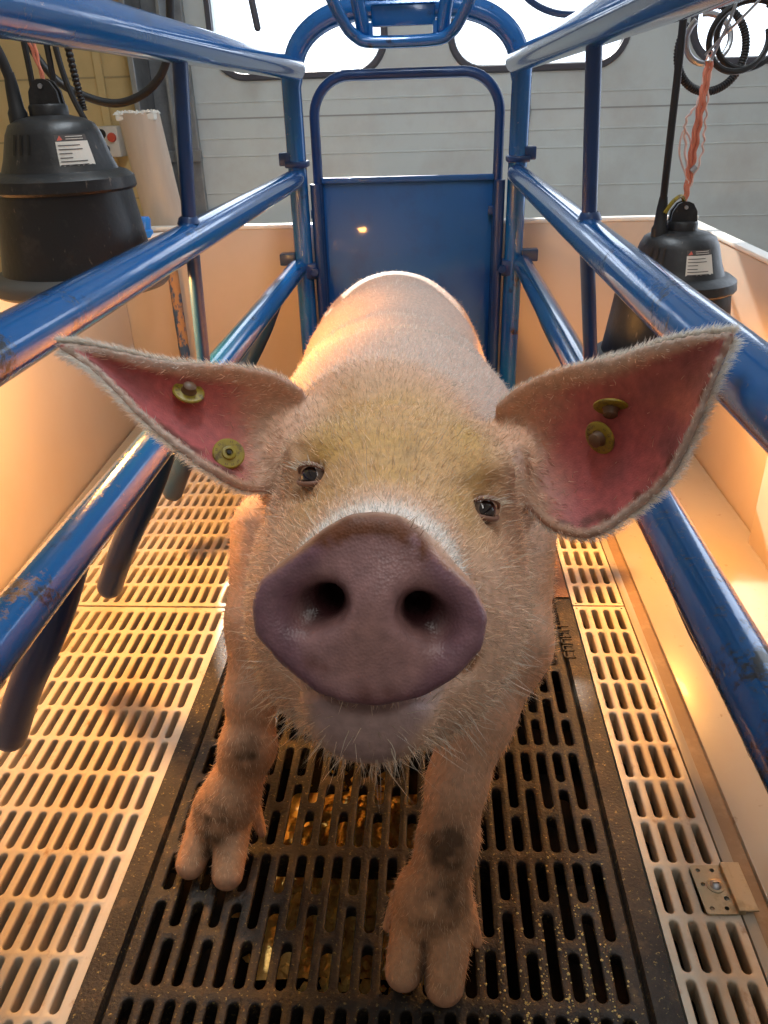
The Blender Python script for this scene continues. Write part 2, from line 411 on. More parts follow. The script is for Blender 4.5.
# steel door track
dt = MB(); dt.box((-1.035, 3.0, -.3), (-1.015, 3.19, 2.4), bev=.003); dt.box((-1.015, 3.16, -.3), (-.87, 3.19, 2.4), bev=.003)
dt.box((-.93, 3.06, -.3), (-.92, 3.16, 2.4)); dt.box((-1.0, 3.14, .62), (-.86, 3.16, .66), bev=.003)
tag(dt.build('door_track', M['steel'], smooth=False), 'upright grey steel track between the yellow wall and the white door', 'door track')

# ================================================================== pen panels
def panel(name, a, b, label, mk='pvc'):
    e = MB(); e.box(a, b, bev=.003); o = e.build(name, M[mk])
    c = MB(); c.box((a[0] - .002, a[1] - .002, b[2] - .001), (b[0] + .002, b[1] + .002, b[2] + .010), bev=.003); c.build('top_edge', M['edge'], o)
    return tag(o, label, 'partition panel', 'cream board partitions round the pen')
lp_ = panel('partition_panel', (-.803, .25, -.02), (-.778, 2.15, .50), 'cream board partition along the left side, glowing orange under the left heat lamp')
lp_.matrix_world = Matrix.Translation((-.778, .25, 0)) @ Matrix.Rotation(math.radians(2.2), 4, 'Z') @ Matrix.Translation((.778, -.25, 0))
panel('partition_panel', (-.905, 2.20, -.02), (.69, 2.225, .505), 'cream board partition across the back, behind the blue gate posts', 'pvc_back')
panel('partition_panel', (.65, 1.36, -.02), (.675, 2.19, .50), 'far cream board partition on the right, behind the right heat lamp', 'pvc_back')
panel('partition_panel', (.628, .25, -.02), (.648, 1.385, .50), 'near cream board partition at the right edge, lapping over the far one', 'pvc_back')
# handle on the right partition
hd = MB(); hd.tube(spline([(.672, 1.60, .515), (.682, 1.60, .535), (.715, 1.60, .545), (.742, 1.60, .537), (.750, 1.60, .525)], 14), .010, 10)
hd.tube([(.745, 1.60, .53), (.752, 1.60, .500)], .010, 10, mi=1)
hd.tube([(.672, 1.60, .495), (.672, 1.60, .52)], .011, 10)
tag(hd.build('panel_clamp', [M['wire'], M['rubber']]), 'pale metal clamp with black tip on top of the right partition', 'clamp')

# ================================================================== floor
plastic_panel('slatted_floor_panel', -.76, -.362, .17, 1.145, 19, 15, 'white plastic slatted panel left of the dark iron grating, nearest the camera')
plastic_panel('slatted_floor_panel', -.76, -.362, 1.150, 2.19, 19, 16, 'orange-lit white slatted panel at the far left, behind the seam')
plastic_panel('slatted_floor_panel', .249, .338, .17, 1.16, 4, 15, 'narrow white slatted strip right of the near iron grating', .004)
plastic_panel('slatted_floor_panel', .249, .338, 1.164, 2.19, 4, 16, 'narrow white slatted strip at the far right, below the right ear', .004)

def grate(y0, y1, nsec, m, label, xr=.245, xl=-.36):
    mb = MB(); rim = .042; bar = .016
    xa, xb = xl + rim, xr - rim; nx = 24; px = (xb - xa) / nx
    ya, yb = y0 + .012, y1 - .012; ps = (yb - ya) / nsec; w = .0115
    for s in range(nsec):
        s0 = ya + s * ps; s1 = s0 + ps; c0 = s0 + bar / 2; c1 = s1 - bar / 2
        for i in range(nx):
            x0 = xa + i * px; x1 = x0 + px
            fr = .64 if i % 2 == 0 else .36
            cm = c0 + (c1 - c0) * fr
            for (p, q) in ((s0, cm), (cm, s1)):
                slot_cell(mb, x0, x1, p, q, w, (q - p) - .0145, 0, .020, .0016)
    flat(mb, xa, xb, y0, ya, 0); flat(mb, xa, xb, yb, y1, 0)
    # stepped rim: inner ledge, groove, outer flange
    for (sx, X, xi) in ((1, xl, xa), (-1, xr, xb)):
        g0 = xi - sx * .008; g1 = xi - sx * .012; t = X
        for (p, q, zp, zq) in ((xi, g0, 0, 0), (g0, g1, 0, -.006), (g1, g1 - sx * .003, -.006, .004), (g1 - sx * .003, t, .004, .004), (t, t, .004, -.03)):
            mb.add([(p, y0, zp), (q, y0, zq), (q, y1, zq), (p, y1, zp)], [(0, 1, 2, 3)])
    skirt(mb, xl, xr, y0, y1, -.002, .03)
    o = weld_build(mb, 'iron_grating', m, 35)
    # cross webs hanging below the top
    wb = MB()
    for s in range(nsec + 1): wb.box((xl + .02, ya + s * ps - .004, -.045), (xr - .02, ya + s * ps + .004, -.012))
    wb.build('web', m, o)
    return tag(o, label, 'floor grating', 'cast iron gratings under the pig')
g1_ = grate(.275, 1.178, 5, M['iron'], 'dark dusty cast iron grating under the front feet of the pig')
g2_ = grate(1.183, 2.055, 5, M['iron_rust'], 'rusty brown iron grating further back under the body of the pig')
# little cast name on the grating rim
nm = MB()
def seg(x, y, x2, y2): nm.box((min(x, x2) - .0012, min(y, y2) - .0012, .0035), (max(x, x2) + .0012, max(y, y2) + .0012, .0056))
yy = 1.01
for ch in 'CDVAJ':
    x0, x1, a, b = .213, .229, yy, yy + .012
    S = {'C': [(x0, a, x0, b), (x0, a, x1, a), (x1, a, x1, b)], 'D': [(x0, a, x1, a), (x0, b, x1, b), (x0, a, x0, b), (x1, a, x1, b)],
         'V': [(x0, a, x1, a), (x0, b, x1, b), (x0, a, x0, b)], 'A': [(x0, a, x1, a), (x0, b, x1, b), (x1, a, x1, b), ((x0 + x1) / 2, a, (x0 + x1) / 2, b)],
         'J': [(x0, a, x1, a), (x0, b, x1, b)]}[ch]
    for q in S: seg(*q)
    yy += .018
nm.build('cast_lettering', M['iron'], g1_)

# solid creep floor at the right with groove and curb
fp = MB()
fp.box((.372, .25, -.03), (.648, 2.195, .004), bev=.003)
pl_ = tag(fp.build('solid_floor_plate', M['plate']), 'smooth cream floor plate on the right under the right heat lamp', 'floor plate')
cb = MB(); cb.box((.340, .25, -.03), (.353, 2.195, .001), bev=.001); cb.build('curb', M['plate'], pl_)
gv = MB(); gv.box((.353, .25, -.03), (.372, 2.195, -.003)); gv.build('groove', M['groove'], pl_)
fl = MB(); fl.add([(-.763, .25, .002), (-.763, 2.195, .002), (-.848, 2.195, .002), (-.775, .25, .002), (-.763, .25, -.03), (-.763, 2.195, -.03), (-.848, 2.195, -.03), (-.775, .25, -.03)], [(0, 1, 2, 3), (4, 7, 6, 5), (0, 4, 5, 1), (1, 5, 6, 2), (2, 6, 7, 3), (3, 7, 4, 0)])
tag(fl.build('solid_floor_plate', M['plate']), 'smooth cream floor plate on the left between the slats and partition', 'floor plate')

# zinc bracket screwed on the right strip
br = empty('corner_bracket', (.318, .60, .001), (0, 0, math.radians(2)))
tag(br, 'small zinc bracket with punched holes screwed on the right slatted strip', 'bracket')
bb = MB()
bw, bl = .036, .062
out = rrect(-bw / 2, bw / 2, -bl / 2, bl / 2, .004, 4)
bmh = bmesh.new()
def ringv(pts, z): return [bmh.verts.new((x, y, z)) for x, y in pts]
holes = [(-.010, .024, .0026), (.006, .024, .0026), (-.010, .006, .0026), (-.010, -.024, .0026), (.006, -.024, .0026), (.010, -.012, .003)]
ov = ringv(out, .002); es = [bmh.edges.new((ov[i], ov[(i + 1) % len(ov)])) for i in range(len(ov))]
for hx, hy, hr in holes:
    hv = ringv([(hx + hr * math.cos(t * math.pi / 6), hy + hr * math.sin(t * math.pi / 6)) for t in range(12)], .002)
    es += [bmh.edges.new((hv[i], hv[(i + 1) % 12])) for i in range(12)]
bmesh.ops.triangle_fill(bmh, edges=es, use_beauty=True)
for f in list(bmh.faces):
    pass
ext = bmesh.ops.extrude_face_region(bmh, geom=list(bmh.faces))
for e_ in ext['geom']:
    if isinstance(e_, bmesh.types.BMVert): e_.co.z -= .002
bmh.verts.index_update()
bb.add([v.co[:] for v in bmh.verts], [[v.index for v in f.verts] for f in bmh.faces]); bmh.free()
bb.box((bw / 2 - .002, -bl / 2, .0), (bw / 2 + .006, bl / 2, .008), bev=.001)
bb.box((bw / 2 + .003, -bl / 2, .005), (bw / 2 + .020, bl / 2, .0075), bev=.001)
bb.build('plate', M['zinc'], br, smooth=False)
sw = MB(); sw.lathe([(.0001, .007), (.0035, .0068), (.0062, .0045), (.0068, .002)], 20, 0, (.003, .004, 0))
sw.build('screw', M['wire'], br)
ws = MB(); ws.lathe([(.0065, .0035), (.0095, .0030), (.0098, .002)], 20, 0, (.003, .004, 0)); ws.box((-.0005, .0035, .0066), (.0065, .0045, .0075), mi=1)
ws.build('washer', [M['zinc'], M['dark']], br)

# golden heap added below the grating in place of lamplight, and crumbs on top
cr = MB(); rnd = random.Random(9)
def blob(mb, x, y, z, s, mi=0):
    a = rnd.random() * 6.28; n = 5
    vs = [(x + s * math.cos(a + 2 * math.pi * k / n) * (.7 + .6 * rnd.random()), y + s * math.sin(a + 2 * math.pi * k / n) * (.7 + .6 * rnd.random()), z) for k in range(n)]
    vs += [(x, y, z + s * .9)]
    mb.add(vs, [(k, (k + 1) % n, n) for k in range(n)] + [tuple(range(n))[::-1]], mi)
for k in range(1500):
    x = rnd.gauss(-.10, .045); y = rnd.gauss(.72, .075); h = .10 * math.exp(-((x + .10) ** 2 + (y - .72) ** 2) / .012)
    blob(cr, x, y, -.175 + h + rnd.random() * .01, .004 + .006 * rnd.random())
hv = []; hf = []
N = 20
for i in range(N + 1):
    for j in range(N + 1):
        x = -.22 + .24 * i / N; y = .58 + .30 * j / N; hv.append((x, y, -.175 + .10 * math.exp(-((x + .10) ** 2 + (y - .72) ** 2) / .012)))
for i in range(N):
    for j in range(N): a = i * (N + 1) + j; hf.append((a, a + N + 1, a + N + 2, a + 1))
cr.add(hv, hf)
tag(cr.build('spilled_feed', M['crumb'], smooth=False), 'heap of golden spilled feed seen through the slots of the dark grating', 'feed', kind='stuff')
c2 = MB()
for k in range(1500):
    x = .06 + .15 * rnd.random() ** .8 + rnd.gauss(0, .02); y = .38 + abs(rnd.gauss(0, .11))
    if x > .2: continue
    ix = ((x + .318) / (.521 / 24)) % 1.0
    if .2 < ix < .8: continue
    blob(c2, x, y, .0002, .0006 + .0011 * rnd.random() ** 2)
tag(c2.build('feed_dust', M['crumb_pale'], smooth=False), 'fine pale feed dust scattered on the near right of the dark grating', 'feed dust', kind='stuff')

# ================================================================== farrowing crate
crate = tag(empty('farrowing_crate', (-.065, 2.1, 0)), 'blue painted tube farrowing crate with long rails on both sides of the pig', 'farrowing crate')
def cpart(mb, name, m='blue', **k):
    o = mb.build(name, M[m], **k); o.parent = crate; o.matrix_parent_inverse = Matrix.Translation((.065, -2.1, 0)); return o
RR = .0235
rails = {}
for side, (xt, xm, xl_) in (('l', (-.322, -.342, -.353)), ('r', (.190, .205, .231))):
    for nm_, x, z in (('top_rail', xt, .873), ('middle_rail', xm, .635), ('bottom_rail', xl_, .420)):
        mb = MB(); mb.tube([(x, -.10, z), (x, .3, z), (x, .9, z), (x, 1.5, z), (x, 2.085, z)], RR, 32)
        cpart(mb, nm_)
    s = -1 if side == 'l' else 1
    # rear post
    px_ = (-.338, .208)[side == 'r']
    mb = MB(); mb.tube([(px_, 2.11, .0), (px_, 2.11, .90)], .0235, 24); mb.lathe([(.0236, 0), (.045, 0), (.045, .006), (.025, .008)], 24, 0, (px_, 2.11, 0)); cpart(mb, 'rear_post')
    # inner sliding post and its collars
    ix_ = px_ - s * .042
    mb = MB(); mb.tube([(ix_, 2.115, .0), (ix_, 2.115, .62)], .014, 16); cpart(mb, 'inner_post', 'blue_dark')
    mb = MB()
    mb.box((px_ - s * .0 - .028, 2.085, .66), (px_ + .028, 2.14, .675), bev=.004)
    mb.box((px_ + s * .028 - .014, 2.09, .665), (px_ + s * .028 + .014, 2.12, .695), bev=.003)
    cpart(mb, 'collar', 'blue_dark')
    mb = MB()
    mb.box((min(px_ + s * .02, px_ + s * .062), 2.095, .425), (max(px_ + s * .02, px_ + s * .062), 2.125, .455), bev=.003)
    mb.box((px_ - .03, 2.088, .39), (px_ + .034, 2.132, .43), bev=.004)
    mb.tube([(px_ - s * .03, 2.09, .41), (px_ - s * .03, 2.075, .41)], .010, 10)
    cpart(mb, 'collar', 'blue_dark')
    # vertical bars between the rails
    for vy in ((1.135,) if side == 'l' else (1.09,)):
        mb = MB(); mb.tube([(xt, vy, .865), (xm, vy + .005, .645)], .0100, 16); mb.lathe([(.0101, 0), (.016, .0), (.013, .008), (.0101, .01)], 16, 0, (xm, vy + .005, .656)); cpart(mb, 'upright_bar', 'blue_dark')
        mb = MB(); mb.tube([(xm, vy + .005, .62), (xl_, vy + .02, .43)], .0100, 16); cpart(mb, 'upright_bar', 'blue_dark')
    # anti-crush fingers below the bottom rail
    for fy in (.33, .64, .95, 1.27, 1.75):
        mb = MB(); mb.tube(spline([(xl_, fy, .415), (xl_ + s * .035, fy, .34), (xl_ + s * .09, fy, .245), (xl_ + s * .128, fy + .005, .17)], 12), .0185, 18, round_end=True)
        cpart(mb, 'finger', 'blue_dark')
# overhead arch at the rear
mb = MB()
arch = []
for a in range(0, 91, 6):
    t = math.radians(a); arch.append((-.330 + .165 * (1 - math.cos(t)), 2.11, .870 + .118 * math.sin(t)))
arch2 = [(-.065 * 2 - x, y, z) for x, y, z in arch][::-1]
mb.tube([(-.338, 2.11, .84)] + arch + arch2 + [(.208, 2.11, .84)], .0245, 20)
cpart(mb, 'rear_arch')
# red mark on the right top rail
mb = MB(); vs = []; fs = []
for i in range(9):
    y = .425 + .035 * i / 8; wob = .12 * math.sin(i * 1.1)
    for j in range(6):
        a = math.radians(200 + 75 * j / 5) + wob; vs.append((.190 + (RR + .0006) * math.cos(a), y + .004 * math.sin(j * 2.), .873 + (RR + .0006) * math.sin(a)))
for i in range(8):
    for j in range(5): a = i * 6 + j; fs.append((a, a + 1, a + 7, a + 6))
mb.add(vs, fs); cpart(mb, 'red_mark', 'red_tape')

# rear gate
gate = tag(empty('rear_gate', (-.066, 2.15, 0)), 'blue rear gate of round-cornered tube with a flat blue sheet behind the pig', 'gate')
def gpart(mb, name, m='blue', **k):
    o = mb.build(name, M[m], **k); o.parent = gate; o.matrix_parent_inverse = Matrix.Translation((.066, -2.15, 0)); return o
gl, gr, gt, gr_ = -.293, .163, .858, .09
pts = [(gl, 2.15, .05), (gl, 2.15, gt - gr_)]
for a in range(0, 91, 9): t = math.radians(a); pts.append((gl + gr_ * (1 - math.cos(t)), 2.15, gt - gr_ + gr_ * math.sin(t)))
for a in range(0, 91, 9): t = math.radians(a); pts.append((gr - gr_ * (1 - math.sin(t)), 2.15, gt - gr_ + gr_ * math.cos(t)))
pts.append((gr, 2.15, .05))
mb = MB(); mb.tube(pts, .0125, 18); gpart(mb, 'gate_frame', 'blue_dark')
mb = MB(); mb.box((gl + .008, 2.146, .07), (gr - .008, 2.152, .628), bev=.0015); mb.box((gl + .010, 2.138, .618), (gr - .010, 2.152, .632), bev=.002); gpart(mb, 'gate_sheet', 'blue_panel')
for s, x in ((-1, gl), (1, gr)):
    mb = MB(); mb.box((x - .022, 2.13, .535), (x + .010 * 1, 2.17, .558), bev=.003); gpart(mb, 'gate_latch', 'blue_dark')

# feed trough linkage overhead
tr = tag(empty('overhead_lever_frame', (-.065, 1.95, .95)), 'blue overhead lever frame of bent tube above the rear gate', 'lever frame')
def tpart(mb, name, m='blue'):
    o = mb.build(name, M[m]); o.parent = tr; o.matrix_parent_inverse = Matrix.Translation((.065, -1.95, -.95)); return o
mb = MB(); mb.tube(spline([(-.25, 1.88, 1.10), (-.213, 1.9, 1.0), (-.185, 1.93, .945), (-.165, 1.95, .925), (-.14, 1.955, .915), (-.065, 1.96, .913), (.01, 1.955, .915), (.035, 1.95, .925), (.055, 1.93, .945), (.083, 1.9, 1.0), (.12, 1.88, 1.10)], 50), .0125, 16)
tpart(mb, 'bent_tube')
mb = MB(); mb.box((-.135, 1.99, .945), (.005, 2.02, .985), bev=.004); mb.box((-.15, 1.97, .995), (.02, 2.03, 1.003), bev=.002); mb.box((-.14, 1.985, 1.02), (.01, 2.02, 1.06), bev=.004); tpart(mb, 'cross_plate')
for x in (-.150, .020):
    mb = MB(); mb.tube([(x * 1.0, 1.97, .935), (x + (-.065 - x) * -.35, 1.93, 1.10)], .015, 14, round_end=True); tpart(mb, 'lever_arm')
for x in (-.135, .005):
    mb = MB(); mb.tube([(x, 1.965, .92), (x, 1.965, .95)], .006, 10); tpart(mb, 'bolt')

# ================================================================== heat lamps
def text_lines(mb, w, h, n, r0, z0, a0):
    pass
def heat_lamp(loc, label, rot, ladir, energy):
    t = tag(empty('heat_lamp', loc, rot), label, 'heat lamp', 'black heat lamps hanging beside the crate')
    mb = MB()
    mb.lathe([(.0001, .214), (.022, .214), (.026, .2125), (.042, .209), (.053, .203), (.059, .192), (.067, .165), (.073, .150), (.0765, .144)], 56)
    mb.build('upper_housing', M['black'], t)
    mb = MB(); mb.lathe([(.074, .149), (.084, .146), (.0925, .140), (.0940, .127), (.092, .124), (.082, .127)], 56); mb.build('collar', M['black'], t)
    mb = MB(); mb.lathe([(.0865, .130), (.090, .10), (.097, .05), (.102, .018), (.099, .018), (.094, .05), (.087, .10), (.080, .126), (.05, .15), (.0001, .16)], 56); mb.build('shade', M['black'], t)
    mb = MB(); mb.lathe([(.100, .024), (.113, .020), (.119, .012), (.119, .002), (.115, -.002), (.109, .0), (.102, .010), (.100, .024)], 56); mb.build('rim_ring', M['rim'], t)
    mb = MB()
    mb.lathe([(.024, .211), (.024, .223), (.022, .226), (.0001, .226)], 28)
    # two upright lugs with eyelets
    pr_ = [(-.020, .224), (.020, .224), (.018, .240), (.011, .251), (.004, .254), (-.004, .254), (-.011, .251), (-.018, .240)]
    for y in (-.009, .004): mb.prism(pr_, 1, y, y + .005)
    mb.build('hanging_lug', M['black'], t)
    mb = MB(); mb.tube([(0, -.012, .246), (0, .012, .246)], .003, 8); mb.build('lug_pin', M['wire'], t)
    # cable gland
    mb = MB(); mb.lathe([(.012, .198), (.012, .217), (.0095, .222), (.008, .246), (.006, .262), (.0001, .263)], 20, 0, (-.036, -.012, 0)); mb.build('cable_boot', M['rubber'], t)
    # vents
    mb = MB()
    for a in (-18, -8, 2):
        an = math.radians(ladir + a - 32); r = .0615
        R = Matrix.Rotation(an, 3, 'Z'); T = Matrix.Rotation(math.radians(-13), 3, 'Y')
        mb.box((r - .0015, -.0014, .172), (r + .0045, .0014, .200), bev=.0008, rot=R @ T, piv=(0, 0, 0.0)) if False else mb.add([R @ Vector(v) for v in ((.0668, -.0014, .170), (.0668, .0014, .170), (.0600, .0014, .193), (.0600, -.0014, .193))], [(0, 1, 2, 3)])
    mb.build('vent', M['dark'], t)
    # curved label
    def lab(a0, a1, z0, z1, off, mi, mb, n=8):
        vs = []; fs = []
        for i in range(n + 1):
            a = math.radians(a0 + (a1 - a0) * i / n)
            for z in (z0, z1):
                r = .0588 + (.192 - z) * (.0080 / .027) + off
                vs.append((r * math.cos(a), r * math.sin(a), z))
        fs = [(2 * i, 2 * i + 2, 2 * i + 3, 2 * i + 1) for i in range(n)]
        mb.add(vs, fs, mi)
    mb = MB(); a = ladir
    lab(a, a + 38, .1545, .184, .0010, 0, mb)
    rl = random.Random(2)
    for i, z in enumerate((.157, .161, .165, .170, .1745, .179)):
        lab(a + 2, a + 14 + 17 * rl.random(), z, z + .0011, .0014, 1, mb)
    lab(a, a + 38, .1845, .1915, .0007, 1, mb)
    for k, z in enumerate((.1862, .189)): lab(a + 12, a + 33, z, z + .0008, .0011, 0, mb)
    r = .0592 + .0012; aa = [math.radians(a + q) for q in (2, 9, 5.5)]
    mb.add([((r + .0014) * math.cos(aa[0]), (r + .0014) * math.sin(aa[0]), .1852), ((r + .0010) * math.cos(aa[1]), (r + .0010) * math.sin(aa[1]), .1852), (r * math.cos(aa[2]), r * math.sin(aa[2]), .1908)], [(0, 1, 2)], 2)
    mb.build('warning_label', [M['label'], M['ink'], M['warn']], t, smooth=False)
    mb = MB(); mb.lathe([(.0001, .020), (.030, .024), (.047, .040), (.050, .055), (.040, .085), (.022, .11), (.018, .15)], 32); mb.build('infrared_bulb', M['bulb'], t)
    L = light('heat_lamp_light', 'POINT', (0, 0, .012), energy, (1.0, 0.45, 0.10), 0.035); L.parent = t
    return t
LL = heat_lamp((-.492, 1.10, .583), 'black heat lamp hanging on the left above the blue rail', (0, 0, 0), -66, 32)
RL = heat_lamp((.382, 1.29, .400), 'black heat lamp hanging on the right behind the raised ear', (0, math.radians(0), 0), -94, 21)
# cords and cables
def strand(mb, P, r, n=60, sides=8, mi=0, wig=0.0, wf=9.0, ph=0.0):
    Q = spline(P, n)
    if wig: Q = [q + Vector((wig * math.sin(wf * i / n * 6.28 + ph), wig * .5 * math.cos(wf * i / n * 6.28 + ph), 0)) for i, q in enumerate(Q)]
    mb.tube(Q, r, sides, mi=mi)
# right lamp: orange twine up to the wire, cable, conduit
mb = MB()
hx, hy, hz = .382, 1.29, .648
strand(mb, [(hx, hy, hz), (hx - .002, hy, .70), (hx - .002, hy - .01, .78), (hx + .001, hy - .01, .84)], .0032, 50, mi=0, wig=.001)
strand(mb, [(hx, hy, hz), (hx + .004, hy, .71), (hx + .003, hy - .01, .78), (hx + .006, hy - .01, .845)], .0030, 50, mi=0, wig=.0012, ph=2)
strand(mb, [(hx, hy, hz + .03), (hx - .012, hy, .735), (hx - .016, hy - .005, .765), (hx - .004, hy - .01, .79), (hx + .001, hy - .01, .845)], .0018, 50, mi=1, wig=.0012, ph=1)
strand(mb, [(hx + .002, hy, hz + .02), (hx + .014, hy, .715), (hx + .012, hy - .005, .75), (hx + .008, hy - .01, .79), (hx + .004, hy - .01, .85)], .0016, 50, mi=1, wig=.0015, ph=4)
strand(mb, [(hx - .004, hy, .69), (hx - .018, hy, .72), (hx - .017, hy, .75), (hx - .004, hy, .735), (hx - .002, hy, .70)], .0015, 40, mi=1)
mb.tube([(hx + .002, hy, .695), (hx + .008, hy, .702)], .005, 8, mi=2)
tag(mb.build('hanging_twine', [M['twine'], M['twine_pale'], M['wire']]), 'knotted orange twine holding up the right heat lamp', 'twine')
mb = MB()
strand(mb, [(.386, 1.28, .835), (.392, 1.27, .86), (.402, 1.26, .90), (.41, 1.26, .98)], .0022, 30)
strand(mb, [(.380, 1.285, .845), (.395, 1.27, .866), (.415, 1.25, .89), (.45, 1.24, .93)], .0020, 30)
mb.lathe([(.0001, .006), (.006, .0), (.0001, -.006)], 10, 0, (.384, 1.28, .838))
tag(mb.build('hanging_wire', M['wire']), 'bent steel wire above the orange twine on the right', 'wire')
mb = MB()
strand(mb, [(.346, 1.278, .655), (.343, 1.27, .70), (.342, 1.27, .76), (.341, 1.27, .83), (.339, 1.27, .90), (.334, 1.27, 1.05)], .0055, 60, 10)
tag(mb.build('power_cable', M['rubber']), 'straight black cable running up from the right heat lamp', 'cable')
mb = MB()
strand(mb, [(.348, 1.268, .640), (.358, 1.268, .656), (.372, 1.28, .662), (.382, 1.29, .652)], .003, 20, 6)
tag(mb.build('tie_wire', M['tag']), 'yellowish wire bent round the lug of the right heat lamp', 'wire')
# ribbed conduit coil
def ribbed(P, r, n, nm_, label):
    Q = spline(P, n); rs = [r * (1.0 if i % 3 else .78) for i in range(n)]
    m_ = MB(); m_.tube(Q, rs, 12); return tag(m_.build(nm_, M['rubber'], sharp=20), label, 'cable conduit')
coil = []
for a in range(0, 300, 12):
    t = math.radians(150 + a); coil.append((.440 + .060 * math.cos(t), 1.42 + .0003 * a, .862 + .062 * math.sin(t)))
ribbed(coil, .0065, 220, 'ribbed_conduit', 'ribbed black conduit looped beside the orange twine on the right')
for k, (dx, rr_, pz) in enumerate(((-.010, .048, .868), (.012, .052, .875), (-.038, .038, .872))):
    P = []
    for a in range(0, 330, 15):
        t = math.radians(60 + a + 40 * k); P.append((.455 + dx + rr_ * math.cos(t), 1.34 + .0002 * a + .035 * k - .03, pz + rr_ * .9 * math.sin(t)))
    mb = MB(); strand(mb, P, .0045, 80, 8)
    tag(mb.build('coiled_cable', (M['wire'] if k == 2 else M['rubber'])), ('grey cable loop nearest the twine, below the right top rail', 'larger dark cable loop at the upper right corner against the window', 'small pale wire loop inside the dark cables at upper right')[k], 'cable')
# left lamp cables
mb = MB()
lx, ly = -.488, 1.10
strand(mb, [(lx - .002, ly, .830), (lx - .010, ly, .87), (lx - .024, ly, .92), (lx - .02, ly, .99), (lx - .02, ly, 1.1)], .0020, 40, wig=.0008)
strand(mb, [(lx - .002, ly, .830), (lx - .005, ly, .87), (lx - .002, ly, .92), (lx - .01, ly, .99), (lx - .01, ly, 1.1)], .0020, 40, wig=.0008, ph=2)
tag(mb.build('hanging_twine', M['twine']), 'thin orange twine holding up the left heat lamp', 'twine')
mb = MB(); strand(mb, [(-.528, 1.088, .838), (-.536, 1.086, .87), (-.552, 1.082, .90), (-.575, 1.078, .93), (-.62, 1.07, 1.0)], .0065, 50, 12)
tag(mb.build('power_cable', M['rubber']), 'thick black cable from the left heat lamp out of the frame at the top left', 'cable')
mb = MB(); strand(mb, [(-.475, 1.16, 1.05), (-.465, 1.15, .93), (-.435, 1.13, .87), (-.375, 1.11, .835), (-.31, 1.13, .833), (-.272, 1.16, .865), (-.262, 1.18, .93), (-.26, 1.2, 1.06)], .0048, 90, 10)
mb = MB(); strand(mb, [(-.70, 1.5, 1.05), (-.689, 1.5, .937), (-.677, 1.5, .892), (-.643, 1.5, .845), (-.593, 1.5, .819), (-.547, 1.5, .81), (-.505, 1.5, .82), (-.473, 1.5, .84), (-.451, 1.5, .869), (-.437, 1.5, .915), (-.428, 1.5, .984), (-.42, 1.5, 1.1)], .0068, 110, 10)
tag(mb.build('looped_cable', M['rubber']), 'black cable sagging in a wide loop behind the left top rail', 'cable')
for x, dz, lb in ((-.58, -.06, 'leftmost of the straight black cables behind the left heat lamp'), (-.548, -.035, 'straight black cable behind the lug of the left heat lamp'), (-.535, -.07, 'rightmost straight black cable behind the left heat lamp')):
    mb = MB(); strand(mb, [(x + .03 * (x > -.54), 1.25, .78), (x + .005, 1.25, .87), (x, 1.25, 1.1)], .0045, 30, 8)
    tag(mb.build('hanging_cable', M['rubber']), lb, 'cable')
ribbed([(-.515, 1.27, .80), (-.522, 1.27, .9), (-.525, 1.27, 1.1)], .0055, 110, 'ribbed_conduit', 'ribbed black conduit hanging behind the left heat lamp')
# wires against the windows at the top
mb = MB(); mb.tube([(-.56, 2.9, 1.02), (-.575, 2.9, 1.12)], .011, 10, round_end=True); mb.tube([(-.575, 2.9, 1.1), (-.58, 2.9, 1.4)], .007, 8)
tag(mb.build('hanging_lever', M['frame']), 'short dark rod end hanging before the left window at the top', 'rod')
mb = MB(); strand(mb, [(.22, 2.95, 1.2), (.28, 2.95, 1.09), (.38, 2.95, 1.035), (.50, 2.95, 1.03), (.60, 2.95, 1.06)], .010, 40, 8)
tag(mb.build('sagging_hose', M['blue_dark']), 'dark hose sagging across the top of the middle window', 'hose')

# ================================================================== things by the yellow wall
bd = tag(empty('wrapped_board', (-.880, 2.6, -.25)), 'tall beige wrapped board with torn top leaning behind the left heat lamp', 'board')
P = [(-.065, 0), (-.05, -.03), (0, -.038), (.05, -.03), (.062, 0), (.06, .02), (-.06, .02)]
mb = MB(); vs = []
for z, dx, k in ((0, .10, 1.0), (.5, .05, 1.0), (1.04, -.01, 1.0)):
    vs += [(x * k + dx, y, z) for x, y in P]
n = len(P)
mb.add(vs, [(r * n + i, r * n + (i + 1) % n, (r + 1) * n + (i + 1) % n, (r + 1) * n + i) for r in range(2) for i in range(n)] + [tuple(range(n))[::-1]])
o = mb.build('wrapping', M['board'], bd, sharp=60)
mb = MB(); r5 = random.Random(5)
for k in range(70): blob(mb, -.01 + r5.uniform(-.06, .058), r5.uniform(-.03, .015), 1.035 + r5.random() * .006, .010)
mb.box((-.07, -.032, 1.02), (.05, .016, 1.04), bev=.004)
mb.build('torn_top', M['foam'], bd, smooth=False)
sb = tag(empty('socket_box', (-1.145, 3.02, .71)), 'grey socket box with red and black buttons on the yellow wall', 'socket box')
mb = MB(); mb.box((-.045, -.02, -.06), (.035, .064, .04), bev=.006); mb.build('box', M['socket'], sb)
for x, z, m_, nm_ in ((-.024, .016, 'rubber', 'black_button'), (.012, .004, 'redb', 'red_button'), (-.018, -.034, 'rubber', 'black_button')):
    mb = MB(); mb.lathe([(.0001, .012), (.014, .010), (.016, .0)], 20, 0, (x, -.02, z), Matrix.Rotation(math.radians(90), 3, 'X')); mb.build(nm_, M[m_], sb)
mb = MB(); mb.tube([(-.698, 2.12, .0), (-.698, 2.12, .3), (-.698, 2.12, .485)], .0145, 16)
tag(mb.build('flaking_pole', M['rustpole']), 'upright pole with flaking blue paint at the back left corner of the pen', 'pole')
